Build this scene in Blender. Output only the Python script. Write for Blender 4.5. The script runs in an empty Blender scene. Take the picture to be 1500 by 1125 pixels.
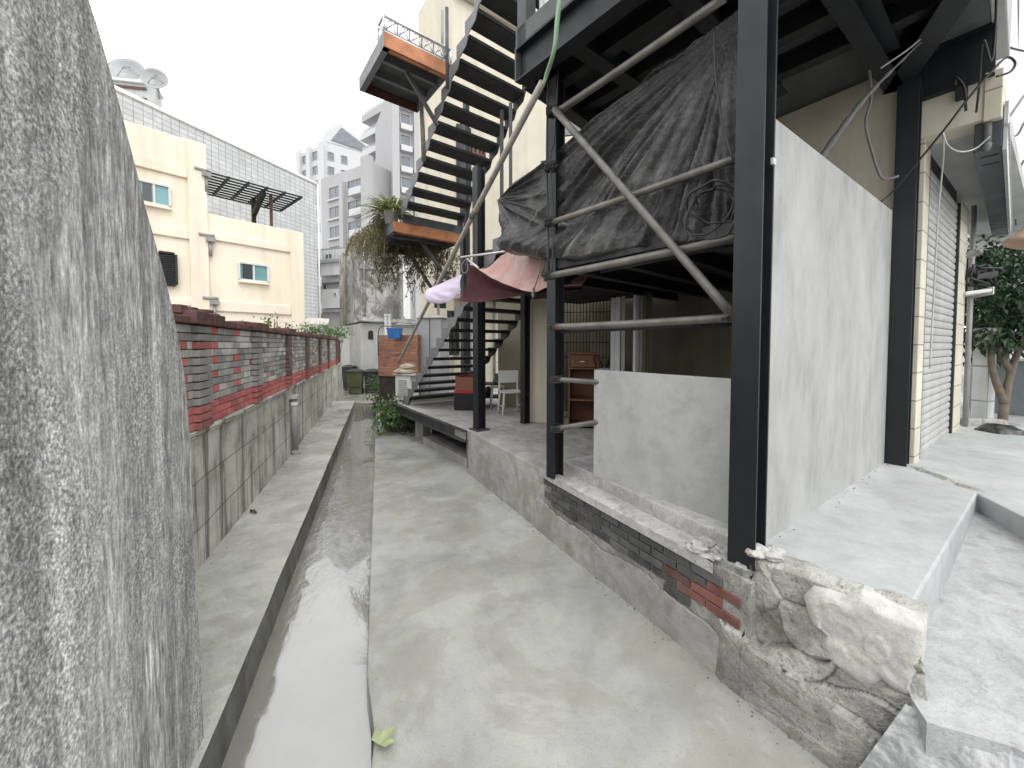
import bpy, bmesh, math, random
import numpy as np
from mathutils import Vector, noise as mnoise
SC = bpy.context.scene
COL = SC.collection
R = math.radians
random.seed(7)
# ------------------------------------------------------------------ camera and survey helpers
EYE = 1.7
FPX, U0, V0, PITCH = 563.0, 750.0, 524.8, R(2.0)
def ray(u, v):
    a = (u-U0)/FPX; b = (V0-v)/FPX
    return Vector((a, math.cos(PITCH)+b*math.sin(PITCH), -math.sin(PITCH)+b*math.cos(PITCH)))
def at_z(u, v, z):
    d = ray(u, v); t = (z-EYE)/d.z
    return Vector((d.x*t, d.y*t, z))
def at_y(u, v, Y):
    d = ray(u, v); t = Y/d.y
    return Vector((d.x*t, Y, EYE+d.z*t))
class Pl:
    """A vertical plane through (x, y) running along a horizontal direction."""
    def __init__(s, p, d):
        s.p = Vector((p[0], p[1])); s.d = Vector((d[0], d[1])).normalized()
        n = Vector((s.d.y, -s.d.x))
        if n.dot(-s.p) < 0: n = -n
        s.n = n                                   # towards the eye
    def sz(s, u, v):
        d = ray(u, v); t = s.p.dot(s.n)/(d.x*s.n.x+d.y*s.n.y)
        q = Vector((d.x*t, d.y*t))-s.p
        return q.dot(s.d), EYE+d.z*t
    def P(s, a, z, n=0.0):
        q = s.p+s.d*a+s.n*n
        return Vector((q.x, q.y, z))
    def hit(s, u, v, n=0.0):
        a, z = Pl(s.p+s.n*n, s.d).sz(u, v) if n else s.sz(u, v)
        return s.P(a, z, n)
    @property
    def D(s): return Vector((s.d.x, s.d.y, 0))
    @property
    def N(s): return Vector((s.n.x, s.n.y, 0))
E1 = Vector((.82, .573, 0)).normalized()          # along the shop fronts
E2 = Vector((E1.y, -E1.x, 0))                     # out towards the street
AL = Vector((-.327, .945, 0)).normalized()        # along the alley
UP = Vector((0, 0, 1))
def alley(xo, Y, z): return Vector((xo-.3464*Y, Y, z))
def V(*a): return Vector(a)
# ------------------------------------------------------------------ mesh builder
class M:
    def __init__(s): s.v = []; s.f = []; s.mi = []; s.cur = 0; s.sm = []; s.col = []; s.c = None
    def face(s, idx, smooth=False):
        s.f.append(tuple(idx)); s.mi.append(s.cur); s.sm.append(smooth); s.col.append(s.c)
    def quad(s, a, b, c, d, smooth=False):
        n = len(s.v); s.v += [a, b, c, d]; s.face((n, n+1, n+2, n+3), smooth)
    def poly(s, pts):
        n = len(s.v); s.v += list(pts); s.face(range(n, n+len(pts)))
    def ob(s, o, ax, ay, az):                     # oriented box from a corner and three edge vectors
        n = len(s.v)
        s.v += [o, o+ax, o+ax+ay, o+ay, o+az, o+ax+az, o+ax+ay+az, o+ay+az]
        flip = ax.cross(ay).dot(az) < 0
        for q in ((0, 3, 2, 1), (4, 5, 6, 7), (0, 1, 5, 4), (1, 2, 6, 5), (2, 3, 7, 6), (3, 0, 4, 7)):
            s.face([n+i for i in (q[::-1] if flip else q)])
    def box(s, x0, x1, y0, y1, z0, z1): s.ob(V(x0, y0, z0), V(x1-x0, 0, 0), V(0, y1-y0, 0), V(0, 0, z1-z0))
    def cb(s, c, ax, ay, az): s.ob(c-(ax+ay+az)/2, ax, ay, az)
    def prism(s, pts, ex):
        pts = [Vector(p) for p in pts]
        nn = Vector((0, 0, 0))
        for i in range(len(pts)): nn += pts[i].cross(pts[(i+1) % len(pts)])
        if nn.dot(ex) > 0: pts = pts[::-1]
        n = len(s.v); k = len(pts)
        s.v += pts+[p+ex for p in pts]
        s.face(range(n, n+k)); s.face([n+2*k-1-i for i in range(k)])
        for i in range(k):
            j = (i+1) % k
            s.face((n+j, n+i, n+k+i, n+k+j))
    def tube(s, pts, r, n=10, caps=True):
        pts = [Vector(p) for p in pts]; k = len(pts)
        rr = r if isinstance(r, (list, tuple)) else [r]*k
        base = len(s.v); up = None
        for i, p in enumerate(pts):
            t = (pts[min(i+1, k-1)]-pts[max(i-1, 0)]).normalized()
            if up is None:
                up = t.orthogonal().normalized()
            up = (up-t*up.dot(t)).normalized(); w = t.cross(up)
            for j in range(n):
                a = 2*math.pi*j/n
                s.v.append(p+(up*math.cos(a)+w*math.sin(a))*rr[i])
        for i in range(k-1):
            for j in range(n):
                a = base+i*n+j; b = base+i*n+(j+1) % n
                s.face((a, b, b+n, a+n), True)
        if caps:
            s.face([base+n-1-j for j in range(n)]); s.face([base+(k-1)*n+j for j in range(n)])
    def lathe(s, c, ax, prof, n=20):              # prof: (radius, height along ax)
        ax = ax.normalized(); x = ax.orthogonal().normalized(); y = ax.cross(x); b = len(s.v)
        for r, h in prof:
            for j in range(n):
                a = 2*math.pi*j/n
                s.v.append(c+ax*h+(x*math.cos(a)+y*math.sin(a))*r)
        for i in range(len(prof)-1):
            for j in range(n):
                p = b+i*n+j; q = b+i*n+(j+1) % n
                s.face((p, q, q+n, p+n), True)
    def grid(s, fn, nu, nv, smooth=True):
        b = len(s.v)
        for j in range(nv+1):
            for i in range(nu+1): s.v.append(fn(i/nu, j/nv))
        for j in range(nv):
            for i in range(nu):
                a = b+j*(nu+1)+i
                s.face((a, a+1, a+nu+2, a+nu+1), smooth)
    def build(s, name, mat, parent=None, bevel=0, flip=False, thick=0, segs=2):
        me = bpy.data.meshes.new(name)
        org = parent_loc(parent)
        me.from_pydata([tuple(Vector(p)-org) for p in s.v], [], [f[::-1] for f in s.f] if flip else s.f)
        mats = mat if isinstance(mat, (list, tuple)) else [mat]
        for m in mats: me.materials.append(m)
        me.polygons.foreach_set('material_index', s.mi)
        me.polygons.foreach_set('use_smooth', s.sm)
        uv = me.uv_layers.new(name='uv')          # metres: along the face and up
        dat = np.empty(len(me.loops)*2, 'f')
        for p in me.polygons:
            nx, ny, nz = p.normal
            h = math.hypot(nx, ny)
            for li in p.loop_indices:
                co = me.vertices[me.loops[li].vertex_index].co
                if h > .5*abs(nz) and h > 1e-6:
                    dat[2*li] = (-ny*co.x+nx*co.y)/h; dat[2*li+1] = co.z
                else:
                    dat[2*li] = co.x; dat[2*li+1] = co.y
        uv.data.foreach_set('uv', dat)
        if any(c is not None for c in s.col):
            ca = me.color_attributes.new('tint', 'FLOAT_COLOR', 'CORNER')
            arr = np.empty(len(me.loops)*4, 'f')
            for p in me.polygons:
                c = s.col[p.index] or (1, 1, 1)
                for li in p.loop_indices: arr[4*li:4*li+4] = (*c, 1)
            ca.data.foreach_set('color', arr)
        o = bpy.data.objects.new(name, me); COL.objects.link(o)
        if parent is not None: o.parent = parent
        if thick:
            md = o.modifiers.new('thickness', 'SOLIDIFY'); md.thickness = thick; md.offset = 0
        if bevel:
            md = o.modifiers.new('edges', 'BEVEL'); md.width = bevel; md.segments = segs; md.limit_method = 'ANGLE'; md.angle_limit = R(40)
            md.harden_normals = False
        return o
WL = {}
def parent_loc(p):
    if p is None: return Vector((0, 0, 0))
    return WL.get(p.name, Vector((0, 0, 0)))
_build = M.build
def build2(s, name, mat, parent=None, **k):
    o = _build(s, name, mat, parent, **k)
    WL[o.name] = parent_loc(parent)               # children keep the frame of their thing
    return o
M.build = build2
def thing(name, label, cat, loc, group=None):
    o = bpy.data.objects.new(name, None); COL.objects.link(o)
    o.location = loc; WL[o.name] = Vector(loc); o.empty_display_size = .1
    o['label'] = label; o['category'] = cat
    if group: o['group'] = group
    return o
def tag(o, label, cat, group=None, kind=None):
    if label: o['label'] = label
    if cat: o['category'] = cat
    if group: o['group'] = group
    if kind: o['kind'] = kind
    return o
def structure(o): o['kind'] = 'structure'; return o
# ------------------------------------------------------------------ materials
class NT:
    def __init__(s, name):
        s.m = bpy.data.materials.new(name); s.m.use_nodes = True
        s.t = s.m.node_tree; s.b = s.t.nodes['Principled BSDF']; s.o = s.t.nodes['Material Output']
        s._tc = None
    def n(s, typ, **k):
        x = s.t.nodes.new(typ)
        for a, b in k.items(): setattr(x, a, b)
        return x
    def l(s, a, b): s.t.links.new(a, b)
    def co(s, scale=(1, 1, 1), kind='Object', rot=(0, 0, 0), loc=(0, 0, 0)):
        if s._tc is None: s._tc = s.n('ShaderNodeTexCoord')
        mp = s.n('ShaderNodeMapping')
        mp.inputs['Scale'].default_value = scale; mp.inputs['Rotation'].default_value = rot; mp.inputs['Location'].default_value = loc
        s.l(s._tc.outputs[kind], mp.inputs['Vector']); return mp.outputs[0]
    def noise(s, vec, scale, detail=6, rough=.6, dist=0):
        x = s.n('ShaderNodeTexNoise'); x.inputs['Scale'].default_value = scale; x.inputs['Detail'].default_value = min(detail, 5)
        x.inputs['Roughness'].default_value = rough; x.inputs['Distortion'].default_value = dist
        s.l(vec, x.inputs['Vector']); return x.outputs['Fac']
    def voro(s, vec, scale, feature='F1', out='Distance'):
        x = s.n('ShaderNodeTexVoronoi', feature=feature); x.inputs['Scale'].default_value = scale
        s.l(vec, x.inputs['Vector']); return x.outputs[out]
    def ramp(s, fac, stops):
        x = s.n('ShaderNodeValToRGB'); e = x.color_ramp.elements
        while len(e) < len(stops): e.new(.5)
        for k, (p, c) in enumerate(stops):
            e[k].position = p; e[k].color = (*c, 1) if isinstance(c, (tuple, list)) else (c, c, c, 1)
        s.l(fac, x.inputs[0]); return x.outputs[0]
    def mix(s, a, b, fac, blend='MIX'):
        x = s.n('ShaderNodeMix', data_type='RGBA', blend_type=blend)
        for v, i in ((fac, 0), (a, 6), (b, 7)):
            if hasattr(v, 'links'): s.l(v, x.inputs[i])
            elif i == 0: x.inputs[0].default_value = v
            else: x.inputs[i].default_value = (*v, 1) if len(v) == 3 else v
        return x.outputs[2]
    def math(s, op, a, b=0):
        x = s.n('ShaderNodeMath', operation=op)
        for i, v in enumerate((a, b)):
            if hasattr(v, 'links'): s.l(v, x.inputs[i])
            else: x.inputs[i].default_value = v
        return x.outputs[0]
    def bump(s, h, strength, dist=.01, prev=None):
        x = s.n('ShaderNodeBump'); x.inputs['Strength'].default_value = strength; x.inputs['Distance'].default_value = dist
        s.l(h, x.inputs['Height'])
        if prev is not None: s.l(prev, x.inputs['Normal'])
        return x.outputs[0]
    def fin(s, col=None, rough=None, nor=None, metal=None, spec=None):
        for v, k in ((col, 'Base Color'), (rough, 'Roughness'), (nor, 'Normal'), (metal, 'Metallic'), (spec, 'Specular IOR Level')):
            if v is None: continue
            if hasattr(v, 'links'): s.l(v, s.b.inputs[k])
            elif isinstance(v, (tuple, list)): s.b.inputs[k].default_value = (*v, 1)
            else: s.b.inputs[k].default_value = v
        return s.m
def mul(c, k): return tuple(min(1, x*k) for x in c)
def paint(name, col, rough=.5, metal=0, var=.25, scale=3, bump=.15, bscale=40, dirt=None, dirt_amt=.5, streak=False, spec=.5, stretch=(1, 1, 1)):
    """Paint, plastic, cloth, timber or metal with patchy tone, uneven gloss, a little relief and optional dirt."""
    t = NT(name); c = t.co(stretch)
    a = t.noise(c, scale, 8, .65)
    colr = t.mix(mul(col, 1-var), mul(col, 1+var*.8), t.ramp(a, [(.3, 0.0), (.7, 1.0)]))
    if dirt:
        dc = t.co((scale*1.3, scale*1.3, scale*.12)) if streak else t.co((scale*.8,)*3)
        d = t.ramp(t.noise(dc, 1.0, 9, .7), [(.48, 0.0), (.72, 1.0)])
        colr = t.mix(colr, dirt, t.math('MULTIPLY', d, dirt_amt))
    r = t.ramp(t.noise(c, scale*2.3, 5), [(.25, max(0, rough-.12)), (.75, min(1, rough+.12))])
    nb = t.bump(t.noise(c, bscale, 6, .6), bump, .006)
    return t.fin(colr, r, nb, metal, spec)
def concrete(name, base, var=.35, scale=1.3, rough=.75, rvar=.15, bump=.25, tint=(1, 1, 1), streak=0.0, stain=None, stain_amt=0, fine=.25, pits=.3, crack=0, trowel=0, tscale=(1, 1, 1), mida=.55):
    t = NT(name); c = t.co(tscale)
    big = t.noise(c, scale, 9, .62, .4)
    mid = t.noise(c, scale*6, 8, .7, .3)
    fin_ = t.noise(c, 110, 2, .7)
    b = mul(tint, base)
    col = t.mix(mul(b, 1-var), mul(b, 1+var*.7), t.ramp(big, [(.36, 0.0), (.5, .55), (.65, 1.0)]))
    col = t.mix(col, t.ramp(mid, [(.3, .55), (.5, 1.0), (.72, 1.28)]), mida, 'MULTIPLY')
    col = t.mix(col, t.ramp(fin_, [(.3, .7), (.7, 1.25)]), fine, 'MULTIPLY')
    h = t.math('ADD', t.math('MULTIPLY', mid, .7), t.math('MULTIPLY', fin_, .35))
    if trowel:
        w = t.noise(t.co((2.2, 2.2, 2.2), rot=(.3, .2, .6)), 2.2, 3, .5, 2.2)
        tr = t.ramp(w, [(.3, .86), (.45, 1.04), (.5, .94), (.56, 1.08), (.75, .9)])
        col = t.mix(col, tr, trowel, 'MULTIPLY')
        h = t.math('ADD', h, t.math('MULTIPLY', w, 1.2))
    if streak:
        sv = t.noise(t.co((7, 7, .45)), 1.0, 9, .68)
        col = t.mix(col, t.ramp(sv, [(.3, .5), (.48, 1.0), (.7, 1.22)]), streak, 'MULTIPLY')
    if stain:
        sm = t.ramp(t.noise(c, scale*1.9, 10, .66, .6), [(.5, 0.0), (.54, .7), (.66, 1.0)])
        col = t.mix(col, stain, t.math('MULTIPLY', sm, stain_amt))
    if pits:
        pv = t.ramp(t.noise(c, 46, 2, .5), [(.3, 1.0), (.36, 0.0)])
        col = t.mix(col, mul(b, .45), t.math('MULTIPLY', pv, pits))
        h = t.math('SUBTRACT', h, t.math('MULTIPLY', pv, .5))
    if crack:
        wv = t.n('ShaderNodeVectorMath', operation='ADD'); t.l(c, wv.inputs[0])
        nz = t.n('ShaderNodeTexNoise'); nz.inputs['Scale'].default_value = 3; t.l(c, nz.inputs['Vector'])
        t.l(nz.outputs['Color'], wv.inputs[1])
        cv = t.voro(wv.outputs[0], crack, 'DISTANCE_TO_EDGE')
        cm = t.ramp(cv, [(.0, 1.0), (.012, 0.0)])
        col = t.mix(col, mul(b, .3), t.math('MULTIPLY', cm, .7))
        h = t.math('SUBTRACT', h, cm)
    r = t.ramp(t.noise(t.co(tscale, loc=(5, 2, 1)), scale*1.4, 4, .6, .5), [(.38, max(.05, rough-rvar)), (.62, rough+rvar)])
    return t.fin(col, r, t.bump(h, bump, .02), None, .5)
def coursed(name, c1, c2, mortar, bw, bh, ms=.008, off=.5, rough=.6, bump=.4, dirt=None, dirt_amt=.4, streak=True, bias=0):
    """Tiles or board marks laid out in metres on the face itself."""
    t = NT(name); c = t.co((1, 1, 1), 'UV')
    br = t.n('ShaderNodeTexBrick'); br.offset = off
    for k, v in (('Color1', (*c1, 1)), ('Color2', (*c2, 1)), ('Mortar', (*mortar, 1)), ('Scale', 1), ('Mortar Size', ms), ('Mortar Smooth', .2), ('Bias', bias), ('Brick Width', bw), ('Row Height', bh)):
        br.inputs[k].default_value = v
    t.l(c, br.inputs['Vector'])
    o = t.co((1, 1, 1))
    col = t.mix(br.outputs['Color'], t.ramp(t.noise(o, 2.0, 9, .7), [(.3, .78), (.7, 1.14)]), .7, 'MULTIPLY')
    if dirt:
        d = t.ramp(t.noise(t.co((3, 3, .3) if streak else (1, 1, 1)), 1.2, 9, .7), [(.45, 0.0), (.72, 1.0)])
        col = t.mix(col, dirt, t.math('MULTIPLY', d, dirt_amt))
    h = t.math('SUBTRACT', t.math('MULTIPLY', t.noise(o, 30, 5), .3), br.outputs['Fac'])
    return t.fin(col, rough, t.bump(h, bump, .008))
def tinted(name, col, rough=.8, var=.3, bump=.5, bscale=35, dirt=None, dirt_amt=.4):
    """Like paint, but each brick or leaf carries its own colour."""
    t = NT(name); c = t.co()
    at = t.n('ShaderNodeVertexColor', layer_name='tint')
    a = t.noise(c, 7, 9, .7)
    colr = t.mix(at.outputs['Color'], mul(col, 1), 1.0, 'MULTIPLY')
    colr = t.mix(colr, t.ramp(a, [(.28, 1-var), (.7, 1+var)]), 1.0, 'MULTIPLY')
    if dirt:
        d = t.ramp(t.noise(t.co((3, 3, 1.2)), 1.3, 9, .7), [(.45, 0.0), (.68, 1.0)])
        colr = t.mix(colr, dirt, t.math('MULTIPLY', d, dirt_amt))
    return t.fin(colr, rough, t.bump(t.noise(c, bscale, 7, .7), bump, .01))
def leafmat(name, a, b, rough=.5, trans=.25):
    t = NT(name)
    at = t.n('ShaderNodeVertexColor', layer_name='tint')
    col = t.mix(at.outputs['Color'], t.mix(a, b, t.ramp(t.noise(t.co(), 5, 4), [(.35, 0.0), (.65, 1.0)])), 1.0, 'MULTIPLY')
    t.fin(col, rough)
    tr = t.n('ShaderNodeBsdfTranslucent'); t.l(col, tr.inputs[0])
    ms = t.n('ShaderNodeMixShader'); ms.inputs[0].default_value = trans
    t.l(t.b.outputs[0], ms.inputs[1]); t.l(tr.outputs[0], ms.inputs[2]); t.l(ms.outputs[0], t.o.inputs[0])
    return t.m
def glass(name, col, rough=.08):
    t = NT(name)
    c = t.mix(mul(col, .6), mul(col, 1.3), t.noise(t.co(), 1.2, 3))
    t.fin(c, rough, None, 0, .8); return t.m
MT = {}
MT['path'] = concrete('path_concrete', .385, .3, .8, .4, .27, .14, (1, 1.0, .935), stain=(.27, .265, .22), stain_amt=.5, fine=.28, pits=.2, trowel=.3, mida=.3)
MT['walkway'] = concrete('walkway_concrete', .43, .3, 1.2, .38, .25, .16, (1, 1.01, .93), stain=(.25, .25, .215), stain_amt=.45, fine=.25, trowel=.35, mida=.3)
MT['slab'] = concrete('slab_concrete', .465, .16, 1.0, .6, .15, .12, (.96, 1, 1.0), fine=.2, pits=.15, trowel=.35, mida=.3)
MT['apron'] = concrete('apron_concrete', .42, .22, 2.2, .75, .1, .3, (.97, 1, 1.0), fine=.35, pits=.15)
MT['panel'] = concrete('panel_plaster', .36, .06, .8, .6, .12, .05, (1, 1, .955), streak=.08, fine=.08, pits=.04, trowel=.18, tscale=(1, 1, .4))
MT['lowpanel'] = concrete('low_panel_plaster', .45, .09, 1.2, .6, .12, .05, (1, .99, .94), fine=.08, pits=.03, trowel=.22, mida=.35)
MT['kerbface'] = concrete('wet_kerb_concrete', .14, .3, 2, .5, .15, .2, (1, .99, .92), streak=.8, fine=.3)
MT['plinth'] = concrete('plinth_render', .42, .22, 1.6, .75, .1, .25, (1, .98, .92), stain=(.24, .23, .19), stain_amt=.5, fine=.25, trowel=.4)
MT['ledge'] = concrete('ledge_mortar', .5, .25, 3, .85, .1, .5, (1, .98, .93), fine=.5, pits=.5)
MT['rubble'] = concrete('broken_concrete', .40, .32, 2.6, .9, .08, .7, (1, .975, .9), stain=(.17, .16, .13), stain_amt=.55, fine=.6, pits=.4)
MT['chunk'] = concrete('plaster_lump', .5, .2, 2.5, .8, .1, .3, (1, .98, .92), fine=.3, pits=.15)
MT['chan'] = concrete('drain_bed', .27, .2, 1.5, .4, .2, .15, (1, .98, .9), fine=.3)
MT['ground'] = concrete('ground_concrete', .26, .3, .4, .85, .1, .3, (1, .98, .94), fine=.4)
MT['oldcon'] = concrete('weathered_concrete', .42, .5, .55, .9, .08, .4, (1, 1, .97), streak=.85, stain=(.09, .09, .085), stain_amt=.75, fine=.4, crack=.6)
MT['roughwall'] = None
def make_rough():
    t = NT('pebbled_wall_render')
    f = t.noise(t.co((1, 1, .8)), 120, 3, .7); st = t.noise(t.co((1, 1, .11)), 85, 4, .7)
    g = t.noise(t.co((1, 1, .6)), 34, 4, .7); big = t.noise(t.co((1, 1, .12)), 4.0, 5, .6); pt = t.noise(t.co((1, 1, .05)), 16, 5, .65)
    sel = t.ramp(t.noise(t.co((1, 1, .5), loc=(3, 1, 2)), 2.6, 3, .5), [(.42, 0.0), (.58, .85)])
    k = t.mix(f, st, sel)
    col = t.ramp(k, [(.34, (.15, .15, .145)), (.46, (.27, .268, .258)), (.55, (.40, .397, .38)), (.68, (.66, .66, .64))])
    col = t.mix(col, t.ramp(g, [(.38, .75), (.6, 1.2)]), .7, 'MULTIPLY')
    col = t.mix(col, t.ramp(big, [(.38, .68), (.5, 1.0), (.62, 1.35)]), .8, 'MULTIPLY')
    col = t.mix(col, t.ramp(pt, [(.38, .72), (.5, 1.0), (.62, 1.4)]), .7, 'MULTIPLY')
    h = t.math('ADD', k, t.math('MULTIPLY', g, .6))
    return t.fin(col, .9, t.bump(h, .4, .008), None, .25)
MT['roughwall'] = make_rough()
MT['steel'] = paint('dark_steel_paint', (.013, .016, .019), .45, 0, .25, 2.5, .08, 60, (.036, .037, .037), .35, True, spec=.35)
MT['steel2'] = paint('dusty_steel_paint', (.05, .052, .056), .5, 0, .3, 3, .1, 60, (.12, .115, .105), .5, True)
MT['black'] = paint('black_steel', (.011, .0115, .012), .6, 0, .3, 4, .1)
MT['stair'] = paint('stair_grey_paint', (.15, .155, .165), .5, 0, .22, 4, .08, 50, (.3, .29, .27), .25, True)
MT['tread'] = paint('tread_steel', (.02, .0205, .022), .6, 0, .35, 6, .15, 40, (.11, .1, .09), .3)
MT['pipe'] = paint('weathered_tube', (.15, .14, .125), .5, .35, .3, 7, .2, 60, (.3, .28, .25), .4)
MT['bamboo'] = paint('pole_metal', (.33, .31, .275), .5, .2, .25, 6, .15, 30, (.16, .14, .11), .4)
MT['rust'] = paint('orange_primer', (.5, .2, .085), .6, 0, .25, 5, .2, 40, (.12, .055, .035), .4)
MT['maroon'] = paint('maroon_primer', (.1, .035, .03), .55, 0, .25, 4, .15)
MT['ceil'] = paint('deck_underside', (.10, .105, .105), .7, 0, .25, 2, .2, 30, (.045, .045, .045), .5)
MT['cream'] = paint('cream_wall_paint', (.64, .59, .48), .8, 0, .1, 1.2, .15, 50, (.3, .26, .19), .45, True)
MT['creamshade'] = paint('shaded_grimy_wall', (.2, .18, .13), .85, 0, .2, 1.2, .15, 50, (.07, .06, .045), .6, True)  # cream with the indoor shade put into its base colour, plus grime streaks
MT['yellow'] = paint('yellow_wall_paint', (.86, .765, .63), .8, 0, .05, .8, .1, 50, (.45, .36, .25), .4, True)
MT['creamtile'] = coursed('cream_tile', (.68, .63, .51), (.62, .57, .46), (.27, .24, .18), .6, .24, .006, 0, .45, .4, (.25, .2, .13), .35)
MT['whitetile'] = coursed('white_tile', (.54, .55, .56), (.47, .48, .485), (.29, .3, .3), .32, .22, .018, 0, .5, .3, (.4, .4, .38), .45)
MT['whitebox'] = coursed('white_square_tile', (.66, .68, .68), (.62, .64, .64), (.3, .31, .3), .30, .46, .012, 0, .35, .3, (.4, .38, .32), .4)
MT['boardmark'] = None
def make_board():
    t = NT('boardmarked_concrete'); uv = t.co((1, 1, 1), 'UV')
    br = t.n('ShaderNodeTexBrick'); br.offset = .37
    for k, v in (('Color1', (1, 1, 1, 1)), ('Color2', (.86, .86, .86, 1)), ('Mortar', (.22, .22, .2, 1)), ('Scale', 1), ('Mortar Size', .005), ('Mortar Smooth', .35), ('Brick Width', .92), ('Row Height', .335)):
        br.inputs[k].default_value = v
    dv = t.n('ShaderNodeVectorMath', operation='ADD'); nz = t.n('ShaderNodeTexNoise'); nz.inputs['Scale'].default_value = 2.2
    sc_ = t.n('ShaderNodeVectorMath', operation='SCALE'); sc_.inputs['Scale'].default_value = .05
    t.l(uv, nz.inputs['Vector']); t.l(nz.outputs['Color'], sc_.inputs[0]); t.l(uv, dv.inputs[0]); t.l(sc_.outputs[0], dv.inputs[1]); t.l(dv.outputs[0], br.inputs['Vector'])
    o = t.co()
    base = t.ramp(t.noise(o, 2.2, 9, .7), [(.36, (.3, .3, .25)), (.5, (.5, .495, .44)), (.64, (.6, .595, .54))])
    col = t.mix(base, br.outputs['Color'], .85, 'MULTIPLY')
    sv = t.noise(t.co((8, 8, .35)), 1.0, 9, .7)
    col = t.mix(col, t.ramp(sv, [(.4, .3), (.48, 1.0), (.62, 1.15)]), .85, 'MULTIPLY')
    col = t.mix(col, t.ramp(t.noise(o, 90, 4, .7), [(.3, .7), (.7, 1.25)]), .5, 'MULTIPLY')
    h = t.math('SUBTRACT', t.math('MULTIPLY', t.noise(o, 25, 6), .5), br.outputs['Fac'])
    return t.fin(col, .9, t.bump(h, .5, .012))
MT['boardmark'] = make_board()
MT['brick'] = tinted('brick_faces', (1.35, 1.35, 1.3), .85, .3, .5, 30, (.18, .18, .16), .35)
MT['mortar'] = concrete('brick_mortar', .34, .3, 4, .95, .05, .6, (1, .97, .92), fine=.5)
MT['coping'] = paint('coping_brick', (.13, .06, .053), .85, 0, .5, 6, .6, 25, (.04, .036, .034), .6)
MT['tarp'] = None
def make_tarp():
    t = NT('black_tarpaulin'); c = t.co()
    a = t.noise(c, 3, 9, .7); b = t.noise(c, 16, 8, .7, 1.0); fi = t.noise(c, 60, 5, .7)
    col = t.ramp(a, [(.36, (.028, .029, .03)), (.52, (.06, .06, .059)), (.66, (.13, .127, .12))])
    col = t.mix(col, t.ramp(b, [(.38, .75), (.6, 1.15), (.7, 1.4)]), .45, 'MULTIPLY')
    h = t.math('ADD', t.math('MULTIPLY', b, .55), t.math('MULTIPLY', fi, .12))
    return t.fin(col, t.ramp(b, [(.38, .22), (.62, .42)]), t.bump(h, .8, .04), None, .45)
MT['tarp'] = make_tarp()
MT['pink'] = paint('faded_pink_cloth', (.5, .28, .26), .8, 0, .2, 5, .3, 60, (.48, .43, .37), 1.0, True)
MT['pinkin'] = paint('maroon_cloth', (.065, .012, .018), .8, 0, .2, 3, .3, 60)
MT['lav'] = paint('lavender_cloth', (.56, .48, .6), .75, 0, .1, 3, .2, 60, (.6, .52, .62), .5)
MT['hose'] = paint('green_hose_rubber', (.3, .46, .3), .4, 0, .2, 8, .05)
MT['cable'] = paint('black_cable_rubber', (.02, .02, .021), .5, 0, .2, 8, .05)
MT['gcable'] = paint('grey_cable_rubber', (.16, .16, .155), .5, 0, .2, 8, .05)
MT['lcable'] = paint('pale_cable', (.5, .5, .48), .6, 0, .2, 8, .05)
MT['white'] = paint('white_paint', (.66, .67, .66), .5, 0, .08, 2, .06, 50, (.42, .41, .38), .4, True)
MT['wall_white'] = paint('white_render', (.68, .68, .67), .8, 0, .06, 1, .08, 40, (.42, .42, .4), .5, True)
MT['grey'] = paint('grey_paint', (.32, .33, .34), .55, 0, .12, 3, .06, 50, (.42, .4, .36), .3, True)
MT['tower'] = paint('tower_wall', (.42, .415, .42), .85, 0, .05, .15, .05, 4, (.36, .35, .35), .3, True)
MT['tower2'] = paint('tower_white_wall', (.56, .56, .57), .85, 0, .04, .15, .05, 4)
MT['towerdark'] = glass('tower_glass', (.16, .18, .2), .15)
MT['teal'] = glass('teal_window_glass', (.16, .34, .36), .08)
MT['darkglass'] = glass('dark_window_glass', (.04, .045, .05), .1)
MT['poly'] = None
MT['shutter'] = paint('shutter_metal', (.44, .44, .43), .5, .05, .12, 3, .06, 40, (.2, .185, .17), .4, True)
MT['alu'] = paint('aluminium', (.6, .6, .6), .35, .6, .15, 6, .08)
MT['wood'] = paint('brown_wood', (.17, .07, .03), .55, 0, .35, 6, .2, 30, stretch=(6, 6, .7))
MT['card'] = paint('reddish_cardboard', (.3, .12, .08), .8, 0, .2, 4, .1)
MT['board'] = paint('pale_board', (.56, .53, .47), .7, 0, .12, 3, .1, 40, (.35, .31, .25), .4)
MT['blue'] = paint('blue_plastic', (.018, .13, .4), .35, 0, .25, 5, .05)
MT['red'] = paint('red_plastic', (.5, .03, .06), .4, 0, .15, 4, .05)
MT['bin'] = paint('green_bin_plastic', (.02, .032, .026), .5, 0, .2, 4, .08)
MT['olive'] = paint('olive_bin_plastic', (.095, .1, .045), .55, 0, .25, 4, .08)
MT['gbin'] = paint('grey_bin_plastic', (.2, .225, .235), .5, 0, .15, 4, .06)
MT['bag'] = paint('black_plastic_bag', (.02, .02, .022), .3, 0, .3, 7, .8, 18)
MT['bagpale'] = paint('pale_sack_cloth', (.42, .37, .29), .85, 0, .25, 7, .7, 18)
MT['dish'] = paint('dish_grey', (.36, .37, .38), .5, .1, .12, 1.5, .05)
MT['tan'] = paint('tan_cover', (.42, .29, .2), .7, 0, .15, 3, .2)
MT['pvc'] = paint('grey_pvc', (.3, .295, .28), .5, 0, .15, 5, .06, 50, (.13, .12, .1), .5, True)
MT['corr'] = paint('grey_sheet_metal', (.48, .49, .48), .55, .1, .12, 2, .1, 30, (.25, .23, .2), .5, True)
MT['signbox'] = paint('slate_sign_box', (.055, .065, .075), .4, 0, .2, 3, .05, 40, (.13, .13, .13), .3, True)
MT['soffit'] = paint('soffit_paint', (.44, .44, .43), .8, 0, .12, 2, .1, 40, (.25, .24, .22), .4)
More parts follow.
